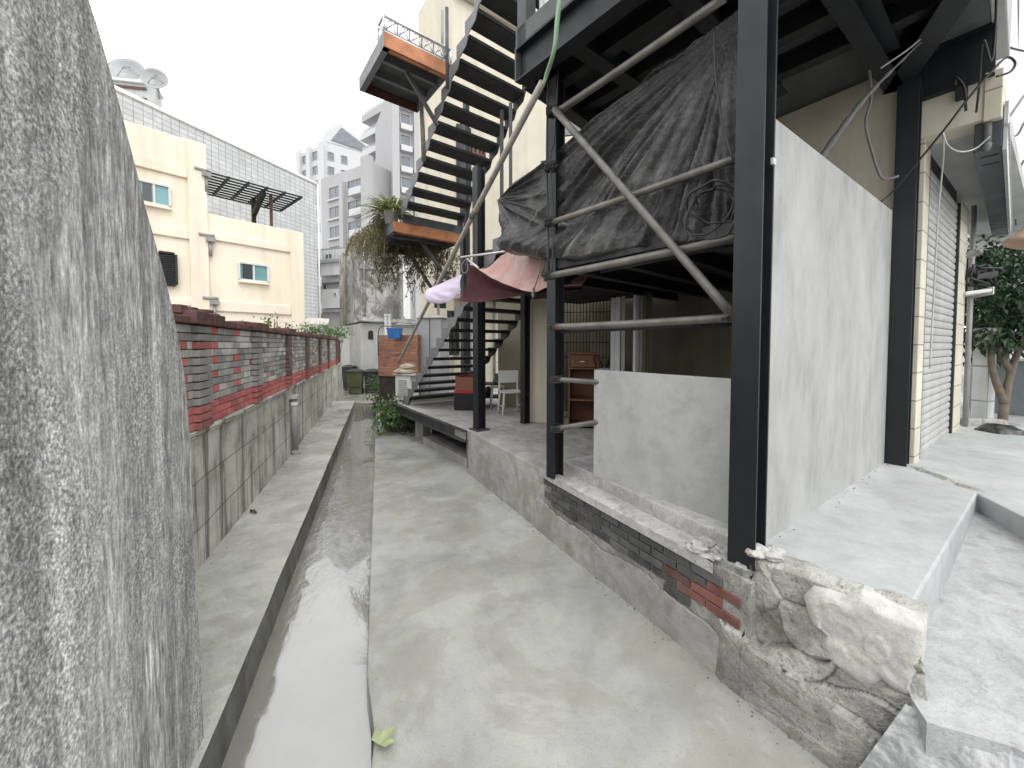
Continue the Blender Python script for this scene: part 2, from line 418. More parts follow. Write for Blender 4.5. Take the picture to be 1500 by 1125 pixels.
MT['bark'] = paint('bark', (.16, .13, .1), .9, 0, .4, 9, .8, 30)
MT['soil'] = paint('dark_soil', (.04, .032, .025), .95, 0, .4, 9, .8, 30)
MT['olbrick'] = coursed('orange_brick_slips', (.5, .2, .11), (.27, .09, .055), (.2, .15, .12), .16, .055, .010, .5, .85, .8, (.5, .3, .2), .25, False)
MT['leaf'] = leafmat('green_leaves', (.075, .14, .04), (.13, .2, .07))
MT['leafd'] = leafmat('dark_leaves', (.03, .065, .03), (.055, .1, .05), .35)
MT['dry'] = leafmat('dry_leaves', (.25, .22, .11), (.17, .18, .075), .7, .2)
MT['blade'] = leafmat('strap_leaves', (.2, .25, .09), (.33, .34, .16))
MT['vine'] = leafmat('vine_leaves', (.12, .12, .06), (.2, .17, .1), .7)
def make_water():
    t = NT('drain_water'); c = t.co((1, .55, 1), rot=(0, 0, R(19)))
    a = t.noise(c, 9, 5, .6, .8); b = t.noise(c, 34, 4, .6, .4)
    # still at the near end, riffled further along the drain
    sx = t.n('ShaderNodeSeparateXYZ'); t.l(t.co(), sx.inputs[0])
    k = t.ramp(sx.outputs['Y'], [(.0, 0.0), (1.0, 1.0)])
    mr = t.n('ShaderNodeMapRange'); t.l(sx.outputs['Y'], mr.inputs['Value'])
    mr.inputs['From Min'].default_value = 2.2; mr.inputs['From Max'].default_value = 3.6; mr.inputs['To Min'].default_value = .06; mr.inputs['To Max'].default_value = 1.0
    h = t.math('MULTIPLY', t.math('ADD', a, t.math('MULTIPLY', b, .35)), mr.outputs[0])
    col = t.ramp(t.noise(t.co(), 1.6, 7, .6), [(.3, (.19, .187, .16)), (.7, (.27, .267, .24))])
    t.fin(col, .04, t.bump(h, .5, .02))
    t.b.inputs['IOR'].default_value = 1.9; t.b.inputs['Coat Weight'].default_value = .8; t.b.inputs['Coat Roughness'].default_value = .02
    t.b.inputs['Coat IOR'].default_value = 1.9
    return t.m
MT['water'] = make_water()
def make_poly():
    t = NT('canopy_sheet'); t.fin((.5, .52, .52), .3)
    tr = t.n('ShaderNodeBsdfTranslucent'); tr.inputs[0].default_value = (.75, .78, .78, 1)
    tp = t.n('ShaderNodeBsdfTransparent')
    m1 = t.n('ShaderNodeMixShader'); m1.inputs[0].default_value = .6
    m2 = t.n('ShaderNodeMixShader'); m2.inputs[0].default_value = .3
    t.l(t.b.outputs[0], m1.inputs[1]); t.l(tr.outputs[0], m1.inputs[2]); t.l(m1.outputs[0], m2.inputs[1]); t.l(tp.outputs[0], m2.inputs[2]); t.l(m2.outputs[0], t.o.inputs[0])
    return t.m
MT['poly'] = make_poly()
# ------------------------------------------------------------------ shared shapes
def hcol(o, ex, ey, w, d, z0, z1, tf=.012, tw=.01):
    """H section: o is the outer corner of the first flange, ex runs along the flange, ey through the section."""
    m = M(); h = UP*(z1-z0); o = Vector((o[0], o[1], z0))
    m.ob(o, ex*w, ey*tf, h); m.ob(o+ey*(d-tf), ex*w, ey*tf, h)
    m.ob(o+ex*(w/2-tw/2)+ey*tf, ex*tw, ey*(d-2*tf), h)
    return m
def beam(a, b, w, h, m=None, t=.012):
    """I beam from a to b; a and b lie on the middle of its top."""
    m = m or M(); d = (b-a); s = d.normalized().cross(UP).normalized()
    m.ob(a-s*w/2-UP*t, d, s*w, UP*t); m.ob(a-s*w/2-UP*h, d, s*w, UP*t); m.ob(a-s*t/2-UP*(h-t), d, s*t, UP*(h-2*t))
    return m
def bar(a, b, w, h, m=None, up=UP):
    m = m or M(); d = (b-a); s = d.normalized().cross(up).normalized(); u = s.cross(d.normalized())
    m.ob(a-s*w/2-u*h/2, d, s*w, u*h); return m
def leaf(m, p, d, n, L, W, bend=.25):
    """A leaf of two folded blades from p along d."""
    d = d.normalized(); s = d.cross(n)
    if s.length < 1e-4: s = d.orthogonal()
    s.normalize(); n = s.cross(d)
    b = len(m.v)
    m.v += [p, p+d*L*.45+s*W/2+n*L*.06, p+d*L-n*L*bend, p+d*L*.45-s*W/2+n*L*.06, p+d*L*.5-n*L*bend*.2]
    m.face((b, b+1, b+4)); m.face((b+1, b+2, b+4)); m.face((b+2, b+3, b+4)); m.face((b+3, b, b+4))
def rv(r=random):
    while True:
        v = Vector((r.uniform(-1, 1), r.uniform(-1, 1), r.uniform(-1, 1)))
        if .05 < v.length < 1: return v
def foliage(c, rad, n, L, seed=0, clump=14, hang=.2, wl=.55, spread=.22):
    """Leaves in uneven clumps through an ellipsoid."""
    r = random.Random(seed); m = M()
    cl = []
    for i in range(clump):
        v = rv(r); v = v.normalized()*(r.uniform(.3, 1.0)**.6)
        cl.append((Vector((c.x+v.x*rad.x, c.y+v.y*rad.y, c.z+v.z*rad.z)), r.uniform(.6, 1.3)))
    for i in range(n):
        q, s = r.choice(cl); v = rv(r)
        p = q+Vector((v.x*rad.x, v.y*rad.y, v.z*rad.z))*spread*2*s
        d = (v.normalized()+rv(r)*.8+Vector((0, 0, -hang))); k = r.uniform(.6, 1.35)
        m.c = (k*r.uniform(.85, 1.1), k, k*r.uniform(.8, 1.05))
        leaf(m, p, d, UP+rv(r)*.7, L*r.uniform(.6, 1.3), L*wl*r.uniform(.7, 1.2))
    return m
def window(parent, pl, u0, v0, u1, v1, frame=.05, name='window', fm='white', gm='teal', split=1, depth=.07, off=0):
    """A window set on a facade plane from the pixel corners of its opening."""
    a0, z1 = pl.sz(u0, v0); a1, z0 = pl.sz(u1, v1)
    return window_m(parent, pl, a0, a1, z0, z1, frame, name, fm, gm, split, depth, off)
def window_m(parent, pl, a0, a1, z0, z1, frame=.05, name='window', fm='white', gm='teal', split=1, depth=.07, off=0):
    m = M(); D, N = pl.D, pl.N
    o = lambda a, z: pl.P(a, z, off-.01)
    m.ob(o(a0, z0), D*(a1-a0), N*depth, UP*frame); m.ob(o(a0, z1-frame), D*(a1-a0), N*depth, UP*frame)
    hh = UP*(z1-z0-2*frame)
    m.ob(o(a0, z0+frame), D*frame, N*depth, hh); m.ob(o(a1-frame, z0+frame), D*frame, N*depth, hh)
    for k in range(1, split+1):
        a = a0+(a1-a0)*k/(split+1)
        m.ob(o(a-frame*.4, z0+frame), D*frame*.8, N*depth*.8, hh)
    w = m.build(name, MT[fm], parent)
    g = M(); g.ob(o(a0+frame, z0+frame), D*(a1-a0-2*frame), N*depth*.3, hh)
    g.build('pane', MT[gm], w)
    return w
def ragged(pts, step=.05, amp=.02, seed=0):
    out = []; n = len(pts)
    for i in range(n):
        a, b = Vector(pts[i]), Vector(pts[(i+1) % n]); k = max(1, int((b-a).length/step))
        for j in range(k):
            p = a.lerp(b, j/k); q = Vector((p.x*9+seed, p.y*9, p.z*9))
            out.append(p+mnoise.noise_vector(q)*amp)
    return out
def inside(poly, x, y):
    c = False; j = len(poly)-1
    for i in range(len(poly)):
        if (poly[i][1] > y) != (poly[j][1] > y) and x < (poly[j][0]-poly[i][0])*(y-poly[i][1])/(poly[j][1]-poly[i][1])+poly[i][0]: c = not c
        j = i
    return c
def curve_pts(pts, n=8):
    """Catmull-Rom through the points."""
    P = [Vector(p) for p in pts]; P = [P[0]*2-P[1]]+P+[P[-1]*2-P[-2]]; out = []
    for i in range(1, len(P)-2):
        for k in range(n):
            t = k/n; a, b, c, d = P[i-1], P[i], P[i+1], P[i+2]
            out.append(.5*((2*b)+(c-a)*t+(2*a-5*b+4*c-d)*t*t+(3*b-a-3*c+d)*t**3))
    out.append(P[-2]); return out
# ================================================================== the setting
m = M(); m.ob(V(-400, -300, -.6), V(800, 0, 0), V(0, 900, 0), V(0, 0, .2)); structure(m.build('ground', MT['ground']))
PLN = Pl((-.58, 5.03), (.469, -.883))                     # front of the plinth
# path: a slab whose left edge follows the drain, right edge disappears under the plinth
pth = [alley(-.084, 12.9, 0), alley(-.084, 6, 0), alley(-.084, 1.92, 0), V(-.60, 1.62, 0), V(-.50, 1.2, 0), V(-.40, .4, 0), V(-.4, -2.5, 0), V(3.4, -2.5, 0), V(1.6, 1.5, 0), PLN.P(3.5, 0, -.2), PLN.P(0, 0, -.2), V(-.6, 7, 0), V(1.5, 13, 0)]
m = M(); m.prism([p-UP*.3 for p in pth], UP*.3); structure(m.build('path', MT['path'], bevel=.008))
m = M(); m.prism([alley(-.95, -2, -.32), alley(.3, -2, -.32), alley(.3, 13.2, -.32), alley(-.95, 13.2, -.32)], UP*.2); structure(m.build('drain_channel', MT['chan']))
m = M(); m.prism([alley(-.70, -2, -.115), alley(-.02, -2, -.115), alley(-.06, 2.2, -.115), alley(-.07, 11.9, -.115), alley(-.70, 11.9, -.115)], UP*.03); structure(m.build('water', MT['water']))
m = M(); m.prism([alley(-.80, 11.4, -.3), alley(2.5, 11.4, -.3), alley(3.2, 26, -.3), alley(-2.5, 26, -.3), alley(-2.5, 12.6, -.3)], UP*.26); structure(m.build('alley_floor', MT['chan']))
# walkway along the wall, a real step down to the drain
m = M()
mk = M()
YS = [-2+i*.25 for i in range(52)]
def wedge(xo, Y): return xo+.010*mnoise.noise(V(Y*2.1, 3, 0))
for a, b in zip(YS[:-1], YS[1:]):
    b = min(b, 10.72)
    m.quad(alley(-1.34, a, .13), alley(wedge(-.69, a), a, .13), alley(wedge(-.69, b), b, .13), alley(-1.34, b, .13))
    mk.quad(alley(wedge(-.69, a), a, .13), alley(-.685, a, -.2), alley(-.685, b, -.2), alley(wedge(-.69, b), b, .13))
m.quad(alley(-1.34, 10.72, .13), alley(wedge(-.69, 10.75), 10.72, .13), alley(-.685, 10.72, -.2), alley(-1.34, 10.72, -.2))
structure(m.build('walkway', MT['walkway'])); structure(mk.build('kerb', MT['kerbface']))
# pavement slab by the shop fronts, with the apron sloping down to the road
S0, S1, S2, S3 = V(1.165, 1.84, 0), V(1.536, 1.418, 0), V(3.2, 2.61, 0), V(3.06, 2.3, 0)
def Z(p, z): return V(p.x, p.y, z)
FARP = [V(2.3, .5, 0), V(5.5, -1.5, 0), V(22, 11, 0), V(12, 18, 0), V(4.3, 5.6, 0), V(2.6, 4.2, 0)]
S0i, S1i = S0+V(.06, .06, 0), S1+V(.035, .055, 0)
pts = [S0i+V(-.03, .05, 0), S0i, S1i, S2, S3]+FARP
m = M(); m.prism([Z(p, .32) for p in pts], UP*.36); structure(m.build('pavement', MT['slab'], bevel=.01))
ap = [V(1.56, 1.50, .40), V(1.43, 1.28, .40), V(1.62, 1.20, .40), V(2.3, .5, .40), V(3.1, 2.3, .55), V(3.2, 2.75, .57)]
m = M(); ap.insert(1, V(1.47, 1.37, .40)); n_ = [Z(p, p.z) for p in ap]; n0 = n_.pop(0)
m.poly([n0, n_[0], n_[1], n_[2], n_[3], n_[4], n_[5]]); m.quad(n_[1], Z(n_[1], .1), Z(n_[2], .1), n_[2]); m.quad(n_[2], Z(n_[2], .1), Z(n_[3], .1), n_[3]); m.quad(n_[0], Z(n_[0], .1), Z(n_[1], .1), n_[1])
structure(m.build('apron', MT['apron']))
# ================================================================== wall at the very left
NW = Pl((-.72, 0), AL)
prof = [(120, -80), (130, 0), (146, 50), (160, 100), (174, 150), (187, 200), (200, 250), (212, 300), (226, 350), (240, 400), (252, 450), (262, 500), (270, 550), (275, 600), (279, 650), (281, 700), (283, 750), (285, 800), (290, 900), (295, 1000), (300, 1125)]
pp = [NW.sz(u, v) for u, v in prof]
a_end = pp[-1][0]
def nwall(s, t):
    k = t*(len(pp)-1); i = min(int(k), len(pp)-2); f = k-i
    ae = pp[i][0]*(1-f)+pp[i+1][0]*f; z = pp[i][1]*(1-f)+pp[i+1][1]*f
    a = -1.2+(ae+1.2)*s
    j = .006*mnoise.noise(V(a*18, z*7, 0))+.004*mnoise.noise(V(a*50, z*22, 3))
    return NW.P(a, z, j*.5*min(1, (1-s)*12))
m = M(); m.grid(nwall, 110, 120)
edge = [NW.P(*q) for q in pp]
for a, b in zip(edge[:-1], edge[1:]):
    m.quad(a, a-NW.N*.24, b-NW.N*.24, b)
zb = .135
m.quad(edge[-1], edge[-1]-NW.N*.24, Z(edge[-1]-NW.N*.24, zb), Z(edge[-1], zb)); m.quad(NW.P(-1.2, pp[-1][1]), NW.P(a_end, pp[-1][1]), NW.P(a_end, zb), NW.P(-1.2, zb))
m.quad(edge[0], edge[0]-NW.N*.24, NW.P(-1.2, pp[0][1], -.24), NW.P(-1.2, pp[0][1]))
m.prism([NW.P(q[0]-.004, q[1], -.24) for q in pp]+[NW.P(a_end, zb, -.24), NW.P(-1.2, zb, -.24), NW.P(-1.2, pp[0][1], -.24)], -NW.N*.02)
o = m.build('rough_wall', MT['roughwall'])
tag(o, 'dark grey pebbled concrete wall filling the left edge, close to the camera', 'wall')
# ================================================================== boundary wall: board-marked concrete below, brick above
WX = -1.28
WA = Pl((WX, 0), AL)
k_ = 1/AL.y                                            # metres along the wall per metre of depth
root = thing('boundary_wall', 'long alley wall of red and grey painted brick on a stained concrete base', 'wall', alley(WX, 4, .1))
m = M(); m.ob(WA.P(.3, -.2, 0), WA.D*13.6, WA.N*-.24, UP*1.31); m.ob(WA.P(.3, 1.06, .0), WA.D*13.6, WA.N*.02, UP*.045)
m.build('concrete_base', MT['boardmark'], root, bevel=.006)
m = M(); m.ob(WA.P(.3, 1.11, -.035), WA.D*11.95, WA.N*-.17, UP*.74); m.build('mortar_core', MT['mortar'], root)
piers = [2.72, 3.95, 5.34, 6.74, 8.19, 9.6, 11.4]
r = random.Random(3)
m = M(); RW, RH = .172, .056
for row in range(13):
    z = 1.112+row*RH; a = .3+(RW/2 if row % 2 else 0)
    i = 0
    while a < 12.1:
        L = RW-.007
        bay = a/k_
        nearest = min(range(7), key=lambda q: abs(piers[q]-bay))
        bi = i; red = row < 3
        if row >= 3 and row % 2 == 0:
            red = i % 3 == 1 and r.random() < (.9 if bay < 4.1 else .45)
        if row >= 3 and row % 2 == 1 and r.random() < .03: red = True
        if row >= 11 and r.random() < .5: red = False
        k = r.uniform(.75, 1.2)
        if red and row >= 3 and bay > 4: m.c = (.4*k, .25*k, .23*k)
        elif red: m.c = (.5*k, .14*k, .135*k)
        else:
            g = r.choice([.52, .44, .36, .25, .5, .4])*k; m.c = (g, g*.985, g*.92)
        m.ob(WA.P(a, z, -.04), WA.D*L, WA.N*(.045+r.uniform(-.004, .004)), UP*(RH-.006))
        a += RW; i += 1
m.build('brick_panel', MT['brick'], root, bevel=.002, segs=1)
for pi, Y in enumerate(piers):
    m = M()
    for row in range(13):
        z = 1.112+row*RH; red = row < 3
        k = r.uniform(.8, 1.15); g = (.2 if pi > 1 else .28)*k
        m.c = (.36*k, .11*k, .1*k) if red else ((.3*k, .1*k, .09*k) if row == 10 and pi == 0 else (g, g*.96, g*.9))
        if pi > 1 and not red: m.c = (.14*k, .09*k, .085*k)
        m.ob(WA.P(Y*k_-.11, z, -.03), WA.D*.22, WA.N*.075, UP*(RH-.009))
    m.build('pier', MT['brick'], root, bevel=.003, segs=1)
m = M()
a = .3
while a < 12.15:
    hh = .05+(.035 if any(abs(a/k_-Y) < .2 for Y in piers) else 0)
    m.ob(WA.P(a, 1.842, -.25), WA.D*.098, WA.N*(.285+(.035 if hh > .06 else 0)+r.uniform(-.006, .006)), UP*(hh+r.uniform(-.004, .006))); a += .103
m.build('coping', MT['coping'], root, bevel=.006)
# loose bricks lying on the coping of the first bays
for kx, (Y, dz, w) in enumerate(((2.5, .085, .5), (2.95, .058, .35), (3.7, .055, .5))):
    m = M()
    for q in range(int(w/.1)): m.ob(WA.P(Y*k_+q*.1, 1.842+dz-.02, -.2+r.uniform(-.02, .02)), WA.D*.09, WA.N*.2, UP*r.uniform(.04, .065))
    o = m.build('coping_course', MT['coping'], root, bevel=.006)
# drain pipe stub on the wall
root = thing('drain_pipe', 'short grey plastic drain pipe with a pale collar on the concrete wall base', 'pipe', WA.P(5.45*k_, .14, .05))
p0 = WA.P(5.45*k_, .135, .055)
m = M(); m.tube([p0+UP*.05, p0+UP*.80], .042, 14); m.build('tube', MT['pvc'], root)
m = M(); m.lathe(p0+UP*.70, UP, [(.05, 0), (.052, .05), (.046, .055), (.044, .0)], 14); m.build('collar', MT['white'], root)
m = M(); m.tube([p0+UP*.06, p0+UP*.0, p0-UP*.02+WA.N*.06], .047, 12); m.build('elbow', MT['pvc'], root)
m = M(); m.ob(p0+UP*.80-WA.D*.07-WA.N*.055, WA.D*.14, WA.N*.11, UP*.05); m.build('bracket', MT['ledge'], root)
# rusty sheet and clutter where the wall ends
root = thing('sheet_fence', 'rust brown corrugated sheet fence at the far end of the brick wall', 'fence', WA.P(12.6, 0, 0))
m = M()
for i in range(16):
    a = 12.3+i*.09
    m.ob(WA.P(a, 1.08, -.06+(.02 if i % 2 else 0)), WA.D*.088, WA.N*.02, UP*.78)
m.build('sheet', MT['coping'], root)
m = M(); m.ob(WA.P(12.3, 1.5, -.09), WA.D*1.45, WA.N*.03, UP*.05); m.build('rail', MT['tread'], root)
# ================================================================== shrubs looking over the wall
def shrub(name, label, cat, c, rad, n, L, seed, mat='leaf', stems=5, base=0.0, group=None, **k):
    rt = thing(name, label, cat, V(c.x, c.y, base), group)
    f = foliage(c, rad, n, L, seed, **k); f.build('foliage', MT[mat], rt)
    r_ = random.Random(seed+1); s = M()
    for i in range(stems):
        e = Vector((c.x+r_.uniform(-1, 1)*rad.x*.7, c.y+r_.uniform(-1, 1)*rad.y*.7, c.z+r_.uniform(.0, .8)*rad.z))
        b = V(c.x+r_.uniform(-.1, .1), c.y+r_.uniform(-.1, .1), base)
        s.tube(curve_pts([b, b.lerp(e, .5)+rv(r_)*.06, e], 5), [.014-.0007*q for q in range(11)], 6)
    s.build('stem', MT['bark'], rt)
    return rt
for lab, u, v, Y, rad, n, L, sd, bo in (
    ('sparse pale shrub looking over the brick wall below the small window', 397, 474, 5.7, V(.2, .25, .13), 110, .06, 1, .5),
    ('low leafy shrub behind the brick wall in front of the tiled building', 452, 484, 8.7, V(.5, .3, .13), 360, .075, 2, .55),
    ('bushy green shrub behind the wall near the far bins', 490, 486, 12.9, V(.45, .5, .25), 520, .085, 3, .7)):
    c = at_y(u, v, Y)
    shrub('shrub', lab, 'shrub', c, rad, n, L, sd, 'leaf', 5, .2, clump=9, spread=.35)
# ================================================================== cream yellow building
YB = Pl((-7.53, 14.0), (-.664, -.748))                   # s grows towards the near end
root = thing('yellow_building', 'cream yellow rendered house with a terrace canopy beyond the brick wall', 'building', YB.P(2, -.4))
ZT, ZL = 7.80, 5.74
sJ = YB.sz(303, 300)[0]
Nn = -YB.N
m = M()
m.ob(YB.P(0, -.4), YB.D*sJ, Nn*.25, UP*(ZL+.4)); m.ob(YB.P(0, -.4), YB.D*.25, Nn*7, UP*(ZL+.39))
m.ob(YB.P(sJ, -.4), YB.D*6.5, Nn*7, UP*(ZT+.4)); m.ob(YB.P(.25, 4.4, -.25), YB.D*(sJ-.25), Nn*6.7, UP*.2)
m.build('wall', MT['yellow'], root, bevel=.02)
def band(s0, s1, z0, z1, pr=.07):
    b_ = M(); b_.ob(YB.P(s0, z0, 0), YB.D*(s1-s0), YB.N*pr, UP*(z1-z0)); return b_
zz = lambda u, v: YB.sz(u, v)[1]
m = M(); q = lambda s0, s1, z0, z1, pr: m.ob(YB.P(s0, z0, 0), YB.D*(s1-s0), YB.N*pr, UP*(z1-z0))
q(.012, .45, -.4, ZL-.02, .07); q(sJ-.0, sJ+.45, -.4, ZT-.02, .09); m.build('pilaster', MT['yellow'], root, bevel=.02)
m = M()
q(sJ+.45, sJ+6, zz(250, 255)-.02, zz(250, 240), .07); q(sJ+.45, sJ+6, zz(250, 347), zz(250, 333), .07)
q(.45, sJ, zz(380, 363), zz(380, 352), .07); q(.45, sJ, zz(380, 459), zz(380, 445), .07); q(sJ+.45, sJ+6, zz(258, 447), zz(258, 438), .07)
m.build('ledge', MT['yellow'], root, bevel=.02)
for q in ((351, 383, 391, 415), (203, 262, 247, 305)):
    w = window(root, YB, *q, .06, split=1)
    s0, z1 = YB.sz(q[0], q[1]); s1, z0 = YB.sz(q[2], q[3]); sm_ = (s0+s1)/2
    m = M(); m.ob(YB.P(sm_+(.05 if s0 > s1 else -.05), z0+.07, 0), YB.D*((s0-sm_)-(.12 if s0 > s1 else -.12)), YB.N*.032, UP*(z1-z0-.14)); m.build('pane', MT['darkglass'], w)
    m = M(); m.ob(YB.P(min(s0, s1)-.06, z0-.06, 0), YB.D*(abs(s1-s0)+.12), YB.N*.12, UP*.05); m.build('sill', MT['yellow'], w)
w = window(root, YB, 232, 368, 256, 420, .06, fm='tread', gm='darkglass', split=0, depth=.16)
s0, z0 = YB.sz(256, 420); s1, z1 = YB.sz(232, 368)
g = M()
for i in range(16): g.ob(YB.P(s0, z0+(z1-z0)*i/16, .12), YB.D*(s1-s0), YB.N*.06, UP*.02)
g.build('louvre', MT['tread'], w)
# rainwater hoppers and pipe
for (u, v) in ((302, 256), (308, 351), (314, 443)):
    c = YB.hit(u, v, .09); hp = M()
    hp.cb(c, YB.D*.22, YB.N*.2, UP*.14); hp.tube([c-YB.D*.1+UP*.12, c+YB.D*.28+UP*.12], .05, 8)
    hp.tube([c-UP*.05, c-UP*.5], .045, 8)
    hp.build('hopper', MT['pvc'], root)
# terrace canopy: dark frame with translucent sheets, one red post
cn = [YB.P(sJ-.02, 6.95, .15), YB.P(.08, 6.95, .15), YB.P(.08, 6.95, -2.0), YB.P(sJ-.02, 6.95, -2.0)]
m = M(); m.quad(*[p+UP*.05 for p in cn])
sh = m.build('canopy_sheet', MT['poly'], root, thick=.012)
m = M()
for i in range(6):
    a = cn[0].lerp(cn[1], i/5); b = cn[3].lerp(cn[2], i/5); bar(a, b, .06, .07, m)
for j in range(9):
    a = cn[0].lerp(cn[3], j/8); b = cn[1].lerp(cn[2], j/8); bar(a-UP*.01, b-UP*.01, .035, .05, m)
bar(YB.P(1.2, 6.85, -.05), YB.P(1.2, 6.35, -1.2), .12, .2, m)
bar(YB.P(1.2, 6.9, -1.2), YB.P(1.2, 4.6, -1.2), .12, .12, m, YB.D)
m.build('canopy_frame', MT['black'], root)
m = M(); bar(YB.P(.9, 4.6, -.35), YB.P(.9, 6.9, -.35), .08, .08, m, YB.D); m.build('canopy_post', MT['maroon'], root)
# ================================================================== white tiled block behind it
TB = Pl((-12.06, 24.0), (-.351, -.937))
root = thing('tiled_building', 'tall white tiled block with a plain side wall behind the yellow house', 'building', TB.P(5, -.4))
m = M(); m.ob(TB.P(0, -.4), TB.D*16, -TB.N*9, UP*11.95); m.build('wall', MT['whitetile'], root)
m = M(); m.ob(TB.P(-.05, 11.55, .06), TB.D*16.1, -TB.N*.3, UP*.16); m.build('parapet', MT['wall_white'], root)
for k in range(5): m = M(); m.cb(TB.P(-.25, 4+k*1.7, -.4), TB.D*.4, TB.N*.5, UP*.6); m.build('balcony_end', MT['corr'], root)
m = M(); m.tube([TB.P(-.08, -.4, .05), TB.P(-.08, 11.6, .05)], .06, 8); m.build('downpipe', MT['white'], root)
# rooftop shed and dishes
Zr = 11.62
sh_ = at_y(188, 128, 17.0)
root = thing('rooftop_shed', 'small louvred shed on the roof of the tiled block beside the dishes', 'shed', V(sh_.x, 17, Zr))
m = M(); c = V(sh_.x, 17.2, Zr)
m.ob(c+V(-2.2, -.4, 0), V(2.2+.82, .55, 0), V(-.5, .9, 0), UP*1.5); m.build('wall', MT['corr'], root)
m = M(); m.ob(c+V(-2.3, -.55, 1.5), V(2.2+1.0, .6, 0), V(-.55, 1.1, 0), UP*.12); m.build('roof', MT['white'], root, bevel=.02)
m = M()
for i in range(3): m.ob(c+V(-2.2, -.46,   .35+i*.45), V(2.75, .5, 0), V(-.01, .02, 0), UP*.1)
m.build('louvre', MT['maroon'], root)
def dish(label, c, ax, rad, grp=None):
    rt = thing('satellite_dish', label, 'satellite dish', c-UP*rad)
    m = M(); pf = [(rad*k/8, .42*rad*(k/8)**2) for k in range(9)]
    m.lathe(c, ax, [(max(.01, a), b) for a, b in pf]+[(max(.01, a), b-.025) for a, b in pf[::-1]], 28); m.build('bowl', MT['dish'], rt)
    m = M(); x = ax.normalized().orthogonal(); y = ax.cross(x).normalized()
    f = c+ax.normalized()*rad*.6
    for k in range(3):
        a = 2*math.pi*k/3; m.tube([c+(x*math.cos(a)+y*math.sin(a))*rad*.55+ax.normalized()*rad*.13, f], .018, 6)
    m.cb(f, V(.1, 0, 0), V(0, .1, 0), V(0, 0, .14)); m.build('feed_arm', MT['grey'], rt)
    m = M(); m.tube([c-ax.normalized()*.05, c-ax.normalized()*.2-UP*rad*.6, V(c.x-ax.x*.2, c.y-ax.y*.2, c.z-rad*1.25)], .05, 8); m.build('mast', MT['grey'], rt)
    return rt
c = at_y(190, 111, 18.6); dish('large satellite dish facing away, behind the louvred rooftop shed', c, V(.25, -.85, .35), .72)
c = at_y(229, 120, 16.4); dish('small tilted satellite dish overhanging the right end of the rooftop shed', c, V(.35, -.85, .2), .47)
# ================================================================== far apartment towers
def tower(name, label, pl, u0, u1, vtop, depth, mat='tower', zb=-1, extra=None):
    a0 = pl.sz(u0, 300)[0]; a1 = pl.sz(u1, 300)[0]
    zt = (pl.sz(u0, vtop)[1])
    rt = thing(name, label, 'apartment block', pl.P((a0+a1)/2, -.4))
    m = M(); m.ob(pl.P(a0, zb), pl.D*(a1-a0), -pl.N*depth, UP*(zt-zb)); m.build('wall', MT[mat], rt)
    return rt, a0, a1, zt
def recess(rt, pl, a0, a1, z0, z1, sill=True, split=1, dk='towerdark'):
    w = window_m(rt, pl, a0, a1, z0, z1, .12, 'window', 'tower', dk, split, .16)
    return w
dB = (.8, -.6)
# B: the grey block in front
PB = Pl((-17.2, 55), (.80, -.45))
rt, a0, a1, zt = tower('apartment_tower', 'broad grey apartment block with balconies above the tiled building', PB, 471, 546, 262, 12)
L_ = a1-a0
zt2 = PB.sz(546, 228)[1]
m = M(); m.ob(PB.P(a0+L_*.02, zt-.0, -.02), PB.D*L_*.96, -PB.N*6, UP*(zt2-zt-1.0)); m.build('parapet', MT['tower'], rt)
m = M(); m.ob(PB.P(a1-L_*.12, -1, .0), PB.D*L_*.14, PB.N*.9, UP*(zt2-.2+1)); m.ob(PB.P(a0+L_*.44, -1, .0), PB.D*L_*.07, PB.N*.7, UP*(zt2-1.6)); m.build('fin', MT['tower'], rt)
for i in range(7):
    z = zt2-4.6-i*3.05
    recess(rt, PB, a0+L_*.17, a0+L_*.40, z, z+1.9, split=1)
    recess(rt, PB, a0+L_*.54, a1-L_*.14, z-.2, z+2.0, split=1)
    m = M(); m.ob(PB.P(a0+L_*.66, z-.7, 0), PB.D*L_*.22, PB.N*1.0, UP*1.05); m.build('balcony', MT['tower2'], rt, bevel=.03)
    m = M(); m.ob(PB.P(a0+L_*.15, z-.25, 0), PB.D*L_*.27, PB.N*.35, UP*.2); m.build('sill', MT['tower2'], rt)
# C: the tall tower with wide balconies, right
PC = Pl((-10.2, 62), (.87, .5))
rt, a0, a1, zt = tower('apartment_tower', 'tallest grey tower with wide white balconies, rising behind the stair landing', PC, 578, 640, 118, 14)
for k in range(3):
    m = M(); aa = a0+k*3.2; m.ob(PC.P(aa-.4, -1, .0), PC.D*1.0, PC.N*.8, UP*(zt+1.6)); m.build('fin', MT['tower'], rt)
for i in range(8):
    z = zt-3.0-i*3.1
    recess(rt, PC, a0+.9, a0+2.5, z, z+1.7, split=0)
    recess(rt, PC, a0+4.0, a0+5.6, z, z+1.7, split=0)
    m = M(); m.ob(PC.P(a0+.9, z-.9, 0), PC.D*1.7, PC.N*.7, UP*.85); m.build('balcony', MT['tower2'], rt, bevel=.05)
PC2 = Pl((-11.0, 60.5), (.62, -.45))
b0 = PC2.sz(531, 300)[0]; b1 = PC2.sz(582, 300)[0]
m = M(); m.ob(PC2.P(b0+1.5, -1, -1.6), PC2.D*(b1-b0-1.5), -PC2.N*8, UP*(zt+.2)); m.build('wing', MT['tower'], rt)
